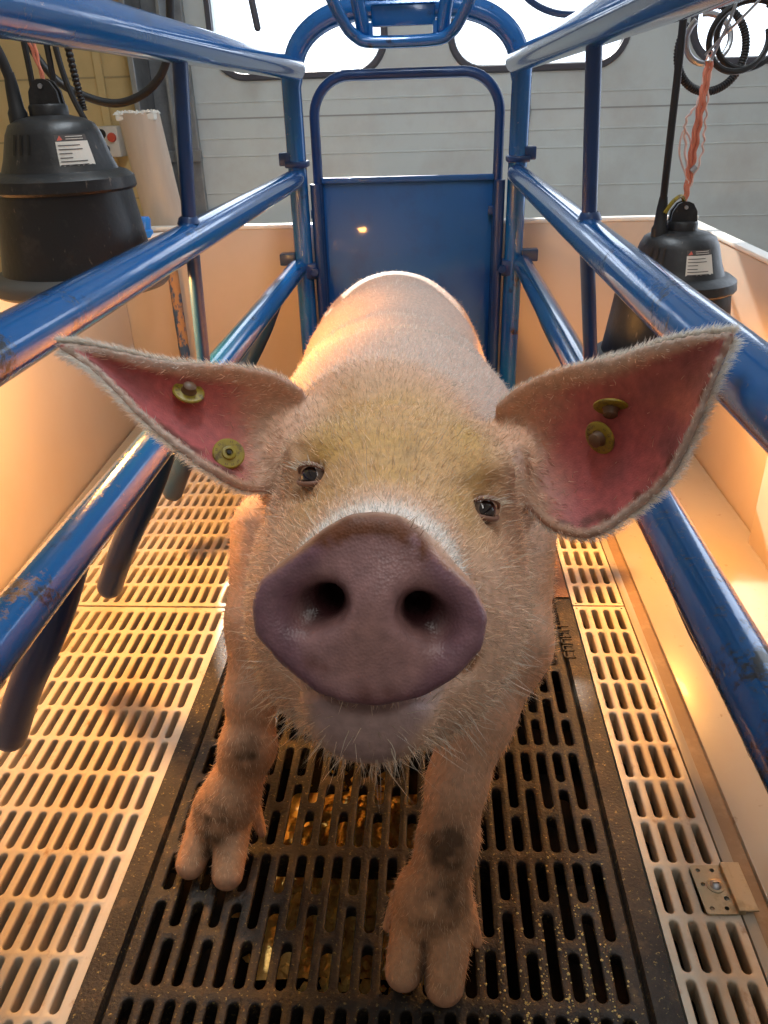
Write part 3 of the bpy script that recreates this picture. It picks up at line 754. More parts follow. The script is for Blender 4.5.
vp = tag(empty('water_valve', (-.742, 2.09, .525)), 'small bright blue valve knob just right of the left heat lamp', 'valve')
mb = MB(); mb.lathe([(.0001, .03), (.012, .03), (.016, .024), (.014, .0), (.018, -.004), (.018, -.02), (.0001, -.02)], 14); mb.build('knob', M['cap'], vp)
mb = MB(); mb.tube([(.0, 0, -.025), (.05, 0, -.02), (.07, 0, -.022)], .012, 12); mb.tube([(0, 0, -.1), (0, 0, -.02)], .010, 10); mb.build('fitting', M['edge'], vp)

# ================================================================== THE PIG
K = 0.87
def _rot(w):
    t = np.linalg.norm(w); k = w / t; Q = np.array([[0, -k[2], k[1]], [k[2], 0, -k[0]], [-k[1], k[0], 0]])
    return np.eye(3) + np.sin(t) * Q + (1 - np.cos(t)) * Q @ Q
HM = _rot(np.array([-0.3892, 0.0877, -0.0087])) @ np.array([[1, 0, 0], [0, -1, 0], [0, 0, 1.0]])
HT = CAMP + K * (np.array([-0.0288, 0.5804, 0.5107]) - CAMP)
def hw(l): return HM @ (np.array(l, float) * K) + HT          # head frame (right, forward, up) to world
HV = K
EAR_L = [[[-0.105,0.5786,0.6009],[-0.1077,0.5845,0.5892],[-0.1092,0.584,0.5795],[-0.1095,0.5773,0.5722],[-0.1087,0.5645,0.5674],[-0.1066,0.5457,0.5655],[-0.1033,0.5211,0.5668]],[[-0.1232,0.576,0.6132],[-0.1256,0.5797,0.5977],[-0.1268,0.5773,0.5839],[-0.1266,0.5689,0.5724],[-0.1252,0.5548,0.5634],[-0.1224,0.535,0.5574],[-0.1183,0.5099,0.5547]],[[-0.1484,0.5674,0.6224],[-0.1499,0.57,0.6061],[-0.1498,0.5669,0.5914],[-0.1483,0.5583,0.5786],[-0.1454,0.5444,0.5681],[-0.1411,0.5255,0.5604],[-0.1354,0.5017,0.5558]],[[-0.175,0.5558,0.629],[-0.1758,0.5585,0.6147],[-0.1751,0.5561,0.6018],[-0.1728,0.549,0.5905],[-0.1691,0.5371,0.5812],[-0.1639,0.5208,0.5742],[-0.1574,0.5,0.5698]],[[-0.1988,0.5449,0.6355],[-0.2005,0.5485,0.6246],[-0.2006,0.5478,0.6149],[-0.1992,0.5431,0.6065],[-0.1964,0.5344,0.5996],[-0.1921,0.5218,0.5944],[-0.1864,0.5054,0.5911]],[[-0.2212,0.5385,0.6433],[-0.222,0.5416,0.6353],[-0.2216,0.5415,0.6281],[-0.2198,0.5382,0.6219],[-0.2167,0.5317,0.6168],[-0.2124,0.5221,0.6129],[-0.2068,0.5095,0.6103]],[[-0.2381,0.5347,0.6489],[-0.2383,0.5372,0.6436],[-0.2374,0.5373,0.639],[-0.2355,0.5353,0.635],[-0.2327,0.531,0.6317],[-0.2289,0.5245,0.6292],[-0.2242,0.5159,0.6274]],[[-0.2511,0.5316,0.6523],[-0.2509,0.533,0.6498],[-0.2503,0.5333,0.6476],[-0.2491,0.5324,0.6457],[-0.2473,0.5303,0.6442],[-0.245,0.5271,0.643],[-0.2422,0.5227,0.6421]],[[-0.2608,0.5279,0.6544],[-0.2608,0.5278,0.6542],[-0.2608,0.5277,0.6539],[-0.2608,0.5276,0.6537],[-0.2608,0.5275,0.6535],[-0.2608,0.5274,0.6533],[-0.2608,0.5272,0.6531]]]
EAR_R = [[[0.0527,0.5815,0.5855],[0.0564,0.5871,0.5759],[0.0595,0.5863,0.5685],[0.0621,0.5792,0.5637],[0.0638,0.5659,0.5616],[0.0648,0.5466,0.5624],[0.0648,0.5213,0.5663]],[[0.0678,0.5795,0.6001],[0.0696,0.5818,0.5852],[0.0707,0.578,0.5724],[0.071,0.5681,0.5619],[0.0706,0.5524,0.5543],[0.0694,0.5311,0.5497],[0.0674,0.5044,0.5487]],[[0.0881,0.5645,0.6164],[0.0896,0.5651,0.5968],[0.0902,0.5599,0.5789],[0.0899,0.5492,0.5632],[0.0887,0.5331,0.55],[0.0867,0.5121,0.54],[0.0837,0.4863,0.5336]],[[0.1087,0.5436,0.6305],[0.1111,0.5442,0.6095],[0.1126,0.5395,0.5898],[0.1131,0.5298,0.5719],[0.1125,0.5154,0.5562],[0.1109,0.4966,0.5433],[0.1083,0.4736,0.5335]],[[0.1271,0.5256,0.6414],[0.1307,0.5266,0.6232],[0.1333,0.5231,0.6059],[0.1348,0.5154,0.5901],[0.1353,0.5037,0.576],[0.1346,0.4881,0.564],[0.1328,0.4689,0.5546]],[[0.1411,0.5067,0.6536],[0.1449,0.5076,0.6387],[0.1479,0.505,0.6245],[0.1499,0.499,0.6114],[0.151,0.4898,0.5995],[0.151,0.4775,0.5891],[0.15,0.4623,0.5806]],[[0.1552,0.4923,0.6624],[0.1579,0.4928,0.6522],[0.1599,0.4909,0.6426],[0.1611,0.4866,0.6336],[0.1616,0.4801,0.6255],[0.1613,0.4713,0.6183],[0.1602,0.4605,0.6121]],[[0.1682,0.4809,0.6681],[0.1693,0.4811,0.6632],[0.17,0.48,0.6587],[0.1702,0.4777,0.6545],[0.17,0.4743,0.6506],[0.1694,0.4696,0.6472],[0.1683,0.4638,0.6443]],[[0.1775,0.4712,0.6712],[0.1775,0.4711,0.671],[0.1775,0.471,0.6708],[0.1775,0.4709,0.6707],[0.1775,0.4708,0.6705],[0.1775,0.4708,0.6703],[0.1775,0.4707,0.6701]]]

EAR_L = np.array(EAR_L); EAR_R = np.array(EAR_R)
def ear_eval(G, s, t):
    """bicubic (Catmull-Rom) evaluation of an ear control grid"""
    def cr1(P, u):
        m = P.shape[0] - 1; u = np.clip(u, 0, 1) * m; i = np.minimum(u.astype(int), m - 1); f = (u - i)
        p0 = P[np.maximum(i - 1, 0)]; p1 = P[i]; p2 = P[i + 1]; p3 = P[np.minimum(i + 2, m)]
        f = f.reshape(f.shape + (1,) * (p1.ndim - f.ndim))
        return .5 * (2 * p1 + (p2 - p0) * f + (2 * p0 - 5 * p1 + 4 * p2 - p3) * f * f + (3 * p1 - p0 - 3 * p2 + p3) * f ** 3)
    rows = cr1(G, s)                                  # (n, 7, 3)
    m = G.shape[1] - 1; u = np.clip(t, 0, 1) * m; i = np.minimum(u.astype(int), m - 1); f = (u - i)[:, None]; n = np.arange(len(s))
    p0 = rows[n, np.maximum(i - 1, 0)]; p1 = rows[n, i]; p2 = rows[n, i + 1]; p3 = rows[n, np.minimum(i + 2, m)]
    return .5 * (2 * p1 + (p2 - p0) * f + (2 * p0 - 5 * p1 + 4 * p2 - p3) * f * f + (3 * p1 - p0 - 3 * p2 + p3) * f ** 3)
def ear_samples(G, ns, nt):
    s, t = np.meshgrid(np.linspace(0, 1, ns), np.linspace(0, 1, nt), indexing='ij'); s = s.ravel(); t = t.ravel()
    P = ear_eval(G, s, t); e = 1e-3
    ds = ear_eval(G, np.minimum(s + e, 1), t) - ear_eval(G, np.maximum(s - e, 0), t); dt_ = ear_eval(G, s, np.minimum(t + e, 1)) - ear_eval(G, s, np.maximum(t - e, 0))
    N_ = np.cross(ds, dt_); N_ /= (np.linalg.norm(N_, axis=1)[:, None] + 1e-12)
    toc = CAMP - P; sg = np.sign((N_ * (np.array([0, 0.0, 0.8]) - P)).sum(1)); sgm = 1 if sg.sum() > 0 else -1
    return P, N_ * sgm, s, t

gx = np.arange(-0.345, 0.262, 0.003)
gy = np.concatenate([np.arange(0.262, 0.80, 0.003), np.arange(0.80, 0.92, 0.006), np.arange(0.92, 2.02, 0.012)])
gz = np.arange(-0.006, 0.712, 0.003)
F = np.full((len(gx), len(gy), len(gz)), 0.5, np.float32)
def block(lo, hi, mg):
    i0, i1 = np.searchsorted(gx, [lo[0] - mg, hi[0] + mg]); j0, j1 = np.searchsorted(gy, [lo[1] - mg, hi[1] + mg]); k0, k1 = np.searchsorted(gz, [lo[2] - mg, hi[2] + mg])
    return slice(max(i0 - 1, 0), i1 + 1), slice(max(j0 - 1, 0), j1 + 1), slice(max(k0 - 1, 0), k1 + 1)
def pts_of(b):
    return gx[b[0]][:, None, None].astype(np.float32), gy[b[1]][None, :, None].astype(np.float32), gz[b[2]][None, None, :].astype(np.float32)
def smin(a, b, k):
    h = np.maximum(k - np.abs(a - b), 0) / k; return np.minimum(a, b) - h * h * k * .25
def put(b, d, k, op='u'):
    if op == 'u': F[b] = smin(F[b], d, k)
    else: F[b] = -smin(-F[b], d, k)
def ellipsoid(c, r, k=.03, A=None, op='u', head=False):
    c = np.array(c, float); r = np.array(r, float)
    if head: c = hw(c); r = r * K; A = HM
    mg = k + .03; R_ = r.max(); b = block(c - R_, c + R_, mg); X, Y_, Z_ = pts_of(b)
    dx, dy, dz = X - c[0], Y_ - c[1], Z_ - c[2]
    if A is not None:
        dx, dy, dz = (A[0, i] * dx + A[1, i] * dy + A[2, i] * dz for i in range(3))
    k0 = np.sqrt((dx / r[0]) ** 2 + (dy / r[1]) ** 2 + (dz / r[2]) ** 2); k1 = np.sqrt((dx / r[0] ** 2) ** 2 + (dy / r[1] ** 2) ** 2 + (dz / r[2] ** 2) ** 2)
    d = np.where(k1 > 1e-6, k0 * (k0 - 1) / np.maximum(k1, 1e-6), -r.min())
    put(b, d.astype(np.float32), k, op)
def cone(a, c, r0, r1, k=.02, op='u', head=False, flat_=None):
    if head: a = hw(a); c = hw(c); r0 *= K; r1 *= K
    a = np.array(a, float); c = np.array(c, float); R_ = max(r0, r1); b = block(np.minimum(a, c) - R_, np.maximum(a, c) + R_, k + .03); X, Y_, Z_ = pts_of(b)
    ab = c - a; L2 = (ab ** 2).sum(); t = np.clip(((X - a[0]) * ab[0] + (Y_ - a[1]) * ab[1] + (Z_ - a[2]) * ab[2]) / L2, 0, 1)
    d = np.sqrt((X - a[0] - t * ab[0]) ** 2 + (Y_ - a[1] - t * ab[1]) ** 2 + (Z_ - a[2] - t * ab[2]) ** 2) - (r0 + (r1 - r0) * t)
    put(b, d.astype(np.float32), k, op)

# torso, neck, haunches
ellipsoid((-.050, .90, .365), (.165, .21, .165), .05)
ellipsoid((-.060, 1.12, .345), (.175, .26, .175), .08)
ellipsoid((-.075, 1.45, .315), (.180, .32, .180), .08)
ellipsoid((-.085, 1.75, .295), (.172, .21, .172), .08)
cone((-.045, .62, .520), (-.045, .95, .375), .088, .155, .06)
cone((-.045, .60, .455), (-.045, .88, .345), .085, .130, .05)
for s in (-1, 1):
    ellipsoid((-.085 + s * .10, 1.72, .24), (.085, .15, .15), .05)
    cone((-.085 + s * .115, 1.70, .20), (-.085 + s * .12, 1.80, .12), .060, .036, .03)
    cone((-.085 + s * .12, 1.80, .12), (-.085 + s * .12, 1.77, .045), .033, .030, .02)
    for q in (-1, 1): cone((-.085 + s * .12 + q * .014, 1.765, .045), (-.085 + s * .12 + q * .017, 1.73, .016), .020, .015, .01)
cone((-.085, 1.93, .36), (-.10, 1.965, .30), .012, .009, .02); cone((-.10, 1.965, .30), (-.085, 1.985, .26), .009, .006, .01)
# front legs
LEGL = [(-.172, .80, .34), (-.192, .73, .272), (-.207, .690, .200), (-.213, .668, .140), (-.236, .645, .080), (-.250, .632, .056)]
LEGR = [(.060, .76, .37), (.072, .66, .300), (.044, .602, .252), (.024, .562, .196), (.013, .535, .130), (.002, .522, .086), (-.004, .515, .066)]
for P, R_ in ((LEGL, (.070, .044, .0285, .0270, .031, .030)), (LEGR, (.078, .050, .036, .0275, .0255, .032, .032))):
    for i in range(len(P) - 1): cone(P[i], P[i + 1], R_[i], R_[i + 1], .018)
ellipsoid((-.214, .662, .142), (.0295, .027, .034), .015)          # knees
ellipsoid((.017, .540, .150), (.0290, .027, .036), .015)
ellipsoid((-.246, .640, .070), (.034, .026, .026), .012)
ellipsoid((.001, .520, .086), (.038, .026, .030), .012)
def toe(a, b_, r0, r1):
    cone(a, b_, r0, r1, .0025)
toe((-.262, .642, .058), (-.281, .600, .019), .0225, .0175); toe((-.234, .636, .058), (-.2345, .588, .019), .0230, .0182)
toe((-.015, .520, .068), (-.0285, .482, .020), .0240, .0192); toe((.019, .514, .068), (.0125, .470, .020), .0250, .0200)
for a, b_ in (((-.278, .655, .052), (-.292, .646, .030)), ((-.214, .652, .050), (-.204, .640, .026)), ((-.033, .535, .062), (-.046, .520, .034)), ((.036, .528, .058), (.047, .510, .028))):
    cone(a, b_, .0105, .0060, .006)

# head
H = dict(head=True)
EYE = {-1: (-.0600, .082, .013), 1: (.0650, .086, .000)}
ellipsoid((0, -.070, -.015), (.105, .115, .088), .03, **H)
ellipsoid((0, .000, .002), (.094, .110, .066), .03, **H)
ellipsoid((0, -.05, -.075), (.104, .115, .083), .04, **H)
for s in (-1, 1):
    ellipsoid((s * .061, .020, -.082), (.052, .085, .068), .035, **H)
    ellipsoid((s * .043, .085, -.108), (.042, .075, .048), .03, **H)
    ellipsoid((s * .056, .040, .030), (.030, .032, .016), .022, **H)    # brow
    ellipsoid((s * .052, .105, -.070), (.034, .060, .050), .03, **H)
    ellipsoid((s * .098, -.075, .020), (.036, .045, .045), .03, **H)   # ear root
cone((0, .01, -.030), (0, .225, -.040), .070, .047, .035, **H)
cone((0, .01, -.095), (0, .150, -.100), .082, .050, .035, **H)
cone((0, .12, -.110), (0, .203, -.105), .049, .032, .03, **H)       # lower jaw and chin
ellipsoid((0, .216, -.109), (.032, .020, .021), .02, **H)
# mouth line
for s in (-1, 1):
    cone((s * .036, .215, -.0905), (0, .245, -.0925), .004, .004, .010, op='s', **H); cone((s * .055, .170, -.088), (s * .036, .215, -.0905), .0035, .004, .008, op='s', **H); cone((s * .070, .120, -.080), (s * .055, .170, -.088), .003, .0035, .008, op='s', **H)
# ridge of skin just behind the disc
# snout disc from its outline
OUT = np.array([[-.0028, .007], [.0092, .0062], [.0186, .0005], [.0266, -.0066], [.0341, -.0136], [.0473, -.0235], [.0553, -.0385], [.0545, -.0538], [.0432, -.0700], [.0278, -.0815],
                [.007, -.0885], [-.0097, -.0885], [-.0246, -.0845], [-.0431, -.0721], [-.0569, -.0579], [-.0594, -.0432], [-.0562, -.0305], [-.0486, -.0228], [-.0405, -.0155], [-.027, -.0035], [-.016, .0045]])
OUT = (OUT - [-.002, -.040]) * [1.055, 1.035] + [-.002, -.040]
def outline_sdf(px, pz, O):
    d = np.full(px.shape, 1e9); s = np.ones(px.shape)
    n = len(O)
    for i in range(n):
        a = O[i]; b_ = O[i - 1]; e = b_ - a; wx = px - a[0]; wz = pz - a[1]
        t = np.clip((wx * e[0] + wz * e[1]) / (e ** 2).sum(), 0, 1); bx = wx - e[0] * t; bz = wz - e[1] * t; d = np.minimum(d, bx * bx + bz * bz)
        c1 = pz >= a[1]; c2 = pz < b_[1]; c3 = e[0] * wz > e[1] * wx
        fl_ = (c1 & c2 & c3) | (~c1 & ~c2 & ~c3); s = np.where(fl_, -s, s)
    return s * np.sqrt(d)
def head_local(b):
    X, Y_, Z_ = pts_of(b); dx, dy, dz = (X - HT[0]) / K, (Y_ - HT[1]) / K, (Z_ - HT[2]) / K
    return tuple(HM[0, i] * dx + HM[1, i] * dy + HM[2, i] * dz for i in range(3))
cS = hw((0, .245, -.04)); b = block(cS - .07, cS + .07, .03)
lx_, lyy, lz_ = head_local(b)
RND = .008
d2 = outline_sdf(lx_, lz_, OUT) + RND
# front surface gently dished towards the nostrils, proud in the middle and at the rim
dish = .0035 * np.exp(-(((np.abs(lx_) - .030) / .020) ** 2 + ((lz_ + .040) / .022) ** 2)) - .002 * np.exp(-((lx_ / .012) ** 2 + ((lz_ + .045) / .03) ** 2))
yc = (lyy - (.252 - dish)); hh = .0125
q = np.abs(yc) - (hh - RND)
dd = (np.sqrt(np.maximum(d2, 0) ** 2 + np.maximum(q, 0) ** 2) + np.minimum(np.maximum(d2, q), 0) - RND) * K
put(b, dd.astype(np.float32), .009)
# nostrils: teardrops sloping out and down
for s in (-1, 1):
    ellipsoid((s * .0245, .266, -.0380), (.0115, .016, .0098), .006, op='s', **H)
    cone((s * .0215, .264, -.035), (s * .0330, .260, -.0435), .0078, .0090, .006, op='s', **H)
    ellipsoid((s * .034, .276, -.042), (.017, .015, .015), .010, op='s', **H)
    cone((s * .0245, .262, -.038), (s * .020, .225, -.036), .0085, .006, .004, op='s', **H)
# creases: between cheek and muzzle, and above the eyes
for s in (-1, 1):
    ellipsoid((EYE[s][0] * 1.03, EYE[s][1] + .004, EYE[s][2]), (.0130, .012, .0080), .010, op='s', **H)
    cone((s * .050, EYE[s][1] + .02, EYE[s][2] + .018), (s * .075, EYE[s][1] - .015, EYE[s][2] + .020), .0025, .0025, .008, op='s', **H)
    cone((s * .050, EYE[s][1] + .03, EYE[s][2] - .014), (s * .074, EYE[s][1] - .005, EYE[s][2] - .018), .002, .002, .008, op='s', **H)
# ears
EARS = []
for G, base in ((EAR_L, -1), (EAR_R, 1)):
    P, N_, s_, t_ = ear_samples(G, 90, 70); EARS.append((P, N_, s_, t_))
    lo, hi = P.min(0), P.max(0); b = block(lo, hi, .014)
    Pc = P[::1].astype(np.float32); rad = (.0052 - .0022 * s_ - .0012 * np.abs(2 * t_ - 1) ** 3).astype(np.float32)
    X, Y_, Z_ = pts_of(b); sh = (X.shape[0], Y_.shape[1], Z_.shape[2]); D_ = np.full(sh, .5, np.float32)
    # splat each sample into its neighbourhood
    bx0, by0, bz0 = b[0].start, b[1].start, b[2].start
    ii = np.searchsorted(gx, P[:, 0]) - bx0; jj = np.searchsorted(gy, P[:, 1]) - by0; kk = np.searchsorted(gz, P[:, 2]) - bz0
    ax = gx[b[0]].astype(np.float32); ay = gy[b[1]].astype(np.float32); az = gz[b[2]].astype(np.float32)
    for di in range(-5, 5):
        for dj in range(-5, 5):
            for dk in range(-5, 5):
                i2 = ii + di; j2 = jj + dj; k2 = kk + dk
                ok = (i2 >= 0) & (j2 >= 0) & (k2 >= 0) & (i2 < sh[0]) & (j2 < sh[1]) & (k2 < sh[2])
                i3, j3, k3 = i2[ok], j2[ok], k2[ok]; p = Pc[ok]
                dv = np.sqrt((ax[i3] - p[:, 0]) ** 2 + (ay[j3] - p[:, 1]) ** 2 + (az[k3] - p[:, 2]) ** 2) - rad[ok]
                np.minimum.at(D_, (i3, j3, k3), dv)
    put(b, D_, .012)

# surface nets
def surface_nets():
    S = F < 0
    c = S[:-1, :-1, :-1].astype(np.int8)
    for a_, b_, c_ in ((1, 0, 0), (0, 1, 0), (0, 0, 1), (1, 1, 0), (1, 0, 1), (0, 1, 1), (1, 1, 1)):
        c += S[a_:S.shape[0] - 1 + a_, b_:S.shape[1] - 1 + b_, c_:S.shape[2] - 1 + c_]
    act = (c > 0) & (c < 8); I, J, Kk = np.nonzero(act); n = len(I)
    idx = np.full(act.shape, -1, np.int32); idx[I, J, Kk] = np.arange(n)
    co = {}
    for a_ in (0, 1):
        for b_ in (0, 1):
            for c_ in (0, 1): co[(a_, b_, c_)] = F[I + a_, J + b_, Kk + c_]
    acc = np.zeros((n, 3)); cnt = np.zeros(n)
    xs_ = [gx, gy, gz]; base = [I, J, Kk]
    for ax in range(3):
        o1, o2 = [q for q in range(3) if q != ax]
        for u in (0, 1):
            for v in (0, 1):
                p = [0, 0, 0]; p[o1] = u; p[o2] = v; q = list(p); q[ax] = 1
                f0 = co[tuple(p)]; f1 = co[tuple(q)]; m = (f0 < 0) != (f1 < 0); t = np.where(m, f0 / np.where(m, f0 - f1, 1), 0)
                g = xs_[ax]; e = g[base[ax]] + (g[base[ax] + 1] - g[base[ax]]) * t
                acc[m, ax] += e[m]; acc[m, o1] += xs_[o1][(base[o1] + u)[m]]; acc[m, o2] += xs_[o2][(base[o2] + v)[m]]; cnt[m] += 1
    V = acc / cnt[:, None]; quads = []
    for ax in range(3):
        o1, o2 = ((1, 2), (2, 0), (0, 1))[ax]
        sl0 = [slice(None)] * 3; sl1 = [slice(None)] * 3; sl0[ax] = slice(0, -1); sl1[ax] = slice(1, None)
        a = S[tuple(sl0)]; b_ = S[tuple(sl1)]; ed = np.argwhere(a != b_)
        ok = (ed[:, o1] > 0) & (ed[:, o2] > 0) & (ed[:, o1] < S.shape[o1] - 1) & (ed[:, o2] < S.shape[o2] - 1); ed = ed[ok]
        flip = a[ed[:, 0], ed[:, 1], ed[:, 2]]
        def at(d1, d2):
            e = ed.copy(); e[:, o1] += d1; e[:, o2] += d2; return idx[e[:, 0], e[:, 1], e[:, 2]]
        q = np.stack([at(-1, -1), at(0, -1), at(0, 0), at(-1, 0)], 1); q[~flip] = q[~flip][:, ::-1]; quads.append(q)
    Q = np.concatenate(quads); return V, Q
PV, PQ = surface_nets()
# a light smoothing pass that keeps volume
def smooth(V, Q, w):
    n = len(V); E = np.concatenate([Q[:, [0, 1]], Q[:, [1, 2]], Q[:, [2, 3]], Q[:, [3, 0]]]); a = np.concatenate([E[:, 0], E[:, 1]]); b_ = np.concatenate([E[:, 1], E[:, 0]])
    deg = np.bincount(a, minlength=n)[:, None]; s = np.stack([np.bincount(a, weights=V[b_, k], minlength=n) for k in range(3)], 1)
    return V + w * (s / np.maximum(deg, 1) - V)
for _ in range(3): PV = smooth(PV, PQ, .6); PV = smooth(PV, PQ, -.62)
PV[:, 2] = np.maximum(PV[:, 2], 0.002)
def vnormals(V, Q):
    fn = np.cross(V[Q[:, 2]] - V[Q[:, 0]], V[Q[:, 3]] - V[Q[:, 1]]); N_ = np.zeros_like(V)
    for k in range(4): 
        for d in range(3): N_[:, d] += np.bincount(Q[:, k], weights=fn[:, d], minlength=len(V))
    return N_ / (np.linalg.norm(N_, axis=1)[:, None] + 1e-12), np.linalg.norm(fn, axis=1) / 2
PN, FA = vnormals(PV, PQ)

# ---- what each spot of skin is like
NV = len(PV)
rng = np.random.default_rng(3)
def vnoise(P, f, seed):
    """smooth value noise"""
    q = P * f; i = np.floor(q).astype(np.int64); t = q - i; t = t * t * (3 - 2 * t); out = 0
    def h(a): 
        v = (a[:, 0] * 73856093) ^ (a[:, 1] * 19349663) ^ (a[:, 2] * 83492791) ^ (seed * 2654435761); v = (v ^ (v >> 13)) * 1274126177; return ((v ^ (v >> 16)) & 0xffff) / 65535.0
    for a in (0, 1):
        for b_ in (0, 1):
            for c in (0, 1):
                w = (t[:, 0] if a else 1 - t[:, 0]) * (t[:, 1] if b_ else 1 - t[:, 1]) * (t[:, 2] if c else 1 - t[:, 2]); out = out + w * h(i + np.array([a, b_, c]))
    return out
LP = ((PV - HT) @ HM) / K           # head-frame coordinates
ishead = np.clip((.72 - PV[:, 1]) / .06, 0, 1) * np.clip((PV[:, 2] - .36) / .04, 0, 1)
n1 = vnoise(PV, 14, 1); n2 = vnoise(PV, 40, 2); n3 = vnoise(PV, 110, 3)
def mixc(C, c, w): return C * (1 - w[:, None]) + np.array(c) * w[:, None]
def sst(x, a, b_): t = np.clip((x - a) / (b_ - a), 0, 1); return t * t * (3 - 2 * t)
C_ = np.tile(np.array([.70, .40, .25]), (NV, 1))
C_ = mixc(C_, (.74, .50, .36), n1 * .6)
# yellowish stained forehead
fo = ishead * sst(LP[:, 2], -.045, .01) * sst(-np.abs(LP[:, 0]), -.095, -.05) * sst(-LP[:, 1], -.20, -.12) * sst(LP[:, 1] + .02 * n1, -.12, .02)
C_ = mixc(C_, (.56, .32, .07), fo * (.55 + .4 * n2))
# lower face a little greyer
C_ = mixc(C_, (.62, .40, .27), ishead * sst(-LP[:, 2], .03, .09) * .6)
nb = sst(PV[:, 1], .58, .85) * sst(PV[:, 2], .34, .46); C_ = mixc(C_, (.68, .50, .42), nb * .7)  # neck and back skin lightened in place of light from above
bandw = ishead * np.exp(-(((LP[:, 1] - .222) / .022) ** 2)) * sst(LP[:, 2], -.05, -.02); C_ = mixc(C_, (.88, .78, .70), bandw * .85)  # snout band: pale skin, brightened for the glow of light from above
# snout disc
sd = outline_sdf(LP[:, 0], LP[:, 2], OUT)
disc = sst(-sd, -.003, .0015) * sst(LP[:, 1], .234, .243) * (LP[:, 1] < .29)
sn = np.array([.33, .175, .165])
dc = np.tile(sn, (NV, 1)); dc = mixc(dc, (.42, .23, .20), np.exp(-((LP[:, 0] / .022) ** 2 + ((LP[:, 2] + .058) / .02) ** 2)) * .7)
dc = mixc(dc, (.16, .070, .105), sst(sd + .02 * sst(np.abs(LP[:, 0]), .015, .05) , -.014, .004) * .8); dc = mixc(dc, (.40, .24, .26), n3 * .30)
n4 = vnoise(PV, 260, 7)
topd = sst(LP[:, 2], -.0145, -.009) * sst(sd, -.0115, -.0075) * sst(-np.abs(LP[:, 0] + .004), -.034, -.026) * sst(n3 * .7 + n4 * .4, .26, .44)
dc = mixc(dc, (.42, .20, .09), sst(sd, -.0035, -.001) * sst(LP[:, 2], -.035, -.02) * .8)
dc = mixc(dc, (.15, .042, .010), topd)
for (u, v, r_) in ((-.029, -.069, .0045), (.0, -.082, .006), (.012, -.080, .004), (-.022, -.071, .003)):
    dc = mixc(dc, (.16, .06, .05), np.exp(-(((LP[:, 0] - u) / r_) ** 2 + ((LP[:, 2] - v) / r_) ** 2)) * .8)
C_ = C_ * (1 - disc[:, None]) + dc * disc[:, None]
chin = ishead * sst(LP[:, 1], .17, .205) * sst(-LP[:, 2], .086, .095) * (1 - disc) * sst(-np.abs(LP[:, 0]) - .55 * np.maximum(-LP[:, 2] - .095, 0), -.048, -.030) * sst(LP[:, 2], -.142, -.128)
C_ = mixc(C_, (.36, .25, .25), chin * .8)
nost = np.exp(-(((np.abs(LP[:, 0]) - .026) / .014) ** 2 + ((LP[:, 2] + .039) / .012) ** 2)) * sst(.262 - LP[:, 1], .001, .009) * (LP[:, 1] > .2)
C_ = mixc(C_, (.05, .018, .02), np.clip(nost * 1.6, 0, 1))  # shade inside the nostrils put into the skin colour
# eyelid rims
for s in (-1, 1):
    e = np.exp(-(((LP[:, 0] - EYE[s][0]) / .014) ** 2 + ((LP[:, 1] - EYE[s][1]) / .03) ** 2 + ((LP[:, 2] - EYE[s][2]) / .010) ** 2)); C_ = mixc(C_, (.30, .14, .09), np.clip(e * 1.2, 0, .85))
C_ = mixc(C_, (.10, .06, .03), ishead * np.exp(-(((LP[:, 0] - .008) / .006) ** 2 + ((LP[:, 2] - .02) / .02) ** 2 + ((LP[:, 1] - .09) / .03) ** 2)) * .8 * sst(n3, .4, .6))
# dirt on the legs
lowleg = sst(-PV[:, 2], -.30, -.10)
def patch(c, r_, w, col=(.12, .062, .028)):
    global C_
    e = np.exp(-(((PV[:, 0] - c[0]) / r_[0]) ** 2 + ((PV[:, 1] - c[1]) / r_[1]) ** 2 + ((PV[:, 2] - c[2]) / r_[2]) ** 2)) * w * (.05 + .8 * n2 + 1.1 * (n3 - .4)); C_ = mixc(C_, col, np.clip(e, 0, 1))
C_ = mixc(C_, (.56, .30, .15), lowleg * .8)
patch((.015, .515, .162), (.020, .04, .028), 1.7); patch((.016, .50, .108), (.030, .04, .022), 1.5); patch((-.005, .49, .086), (.03, .03, .010), .9)
patch((.012, .47, .04), (.012, .03, .02), .8); patch((-.010, .47, .045), (.008, .03, .025), .9)
patch((-.208, .645, .150), (.018, .04, .022), 1.5); patch((-.248, .615, .088), (.034, .04, .018), 1.3); patch((-.245, .60, .058), (.03, .03, .012), .8); patch((-.258, .60, .03), (.008, .03, .02), .9)
hoof = sst(-PV[:, 2], -.035, -.02) * (PV[:, 1] < .7)
C_ = mixc(C_, (.50, .27, .17), hoof * .7)
for cx, cy in ((-.008, .47), (-.257, .59)):  # darkness in the cleft between toes put into the skin colour
    C_ = mixc(C_, (.07, .04, .025), np.exp(-(((PV[:, 0] - cx) / .0045) ** 2)) * (PV[:, 1] < cy + .07) * sst(-PV[:, 2], -.085, -.06) * .8)
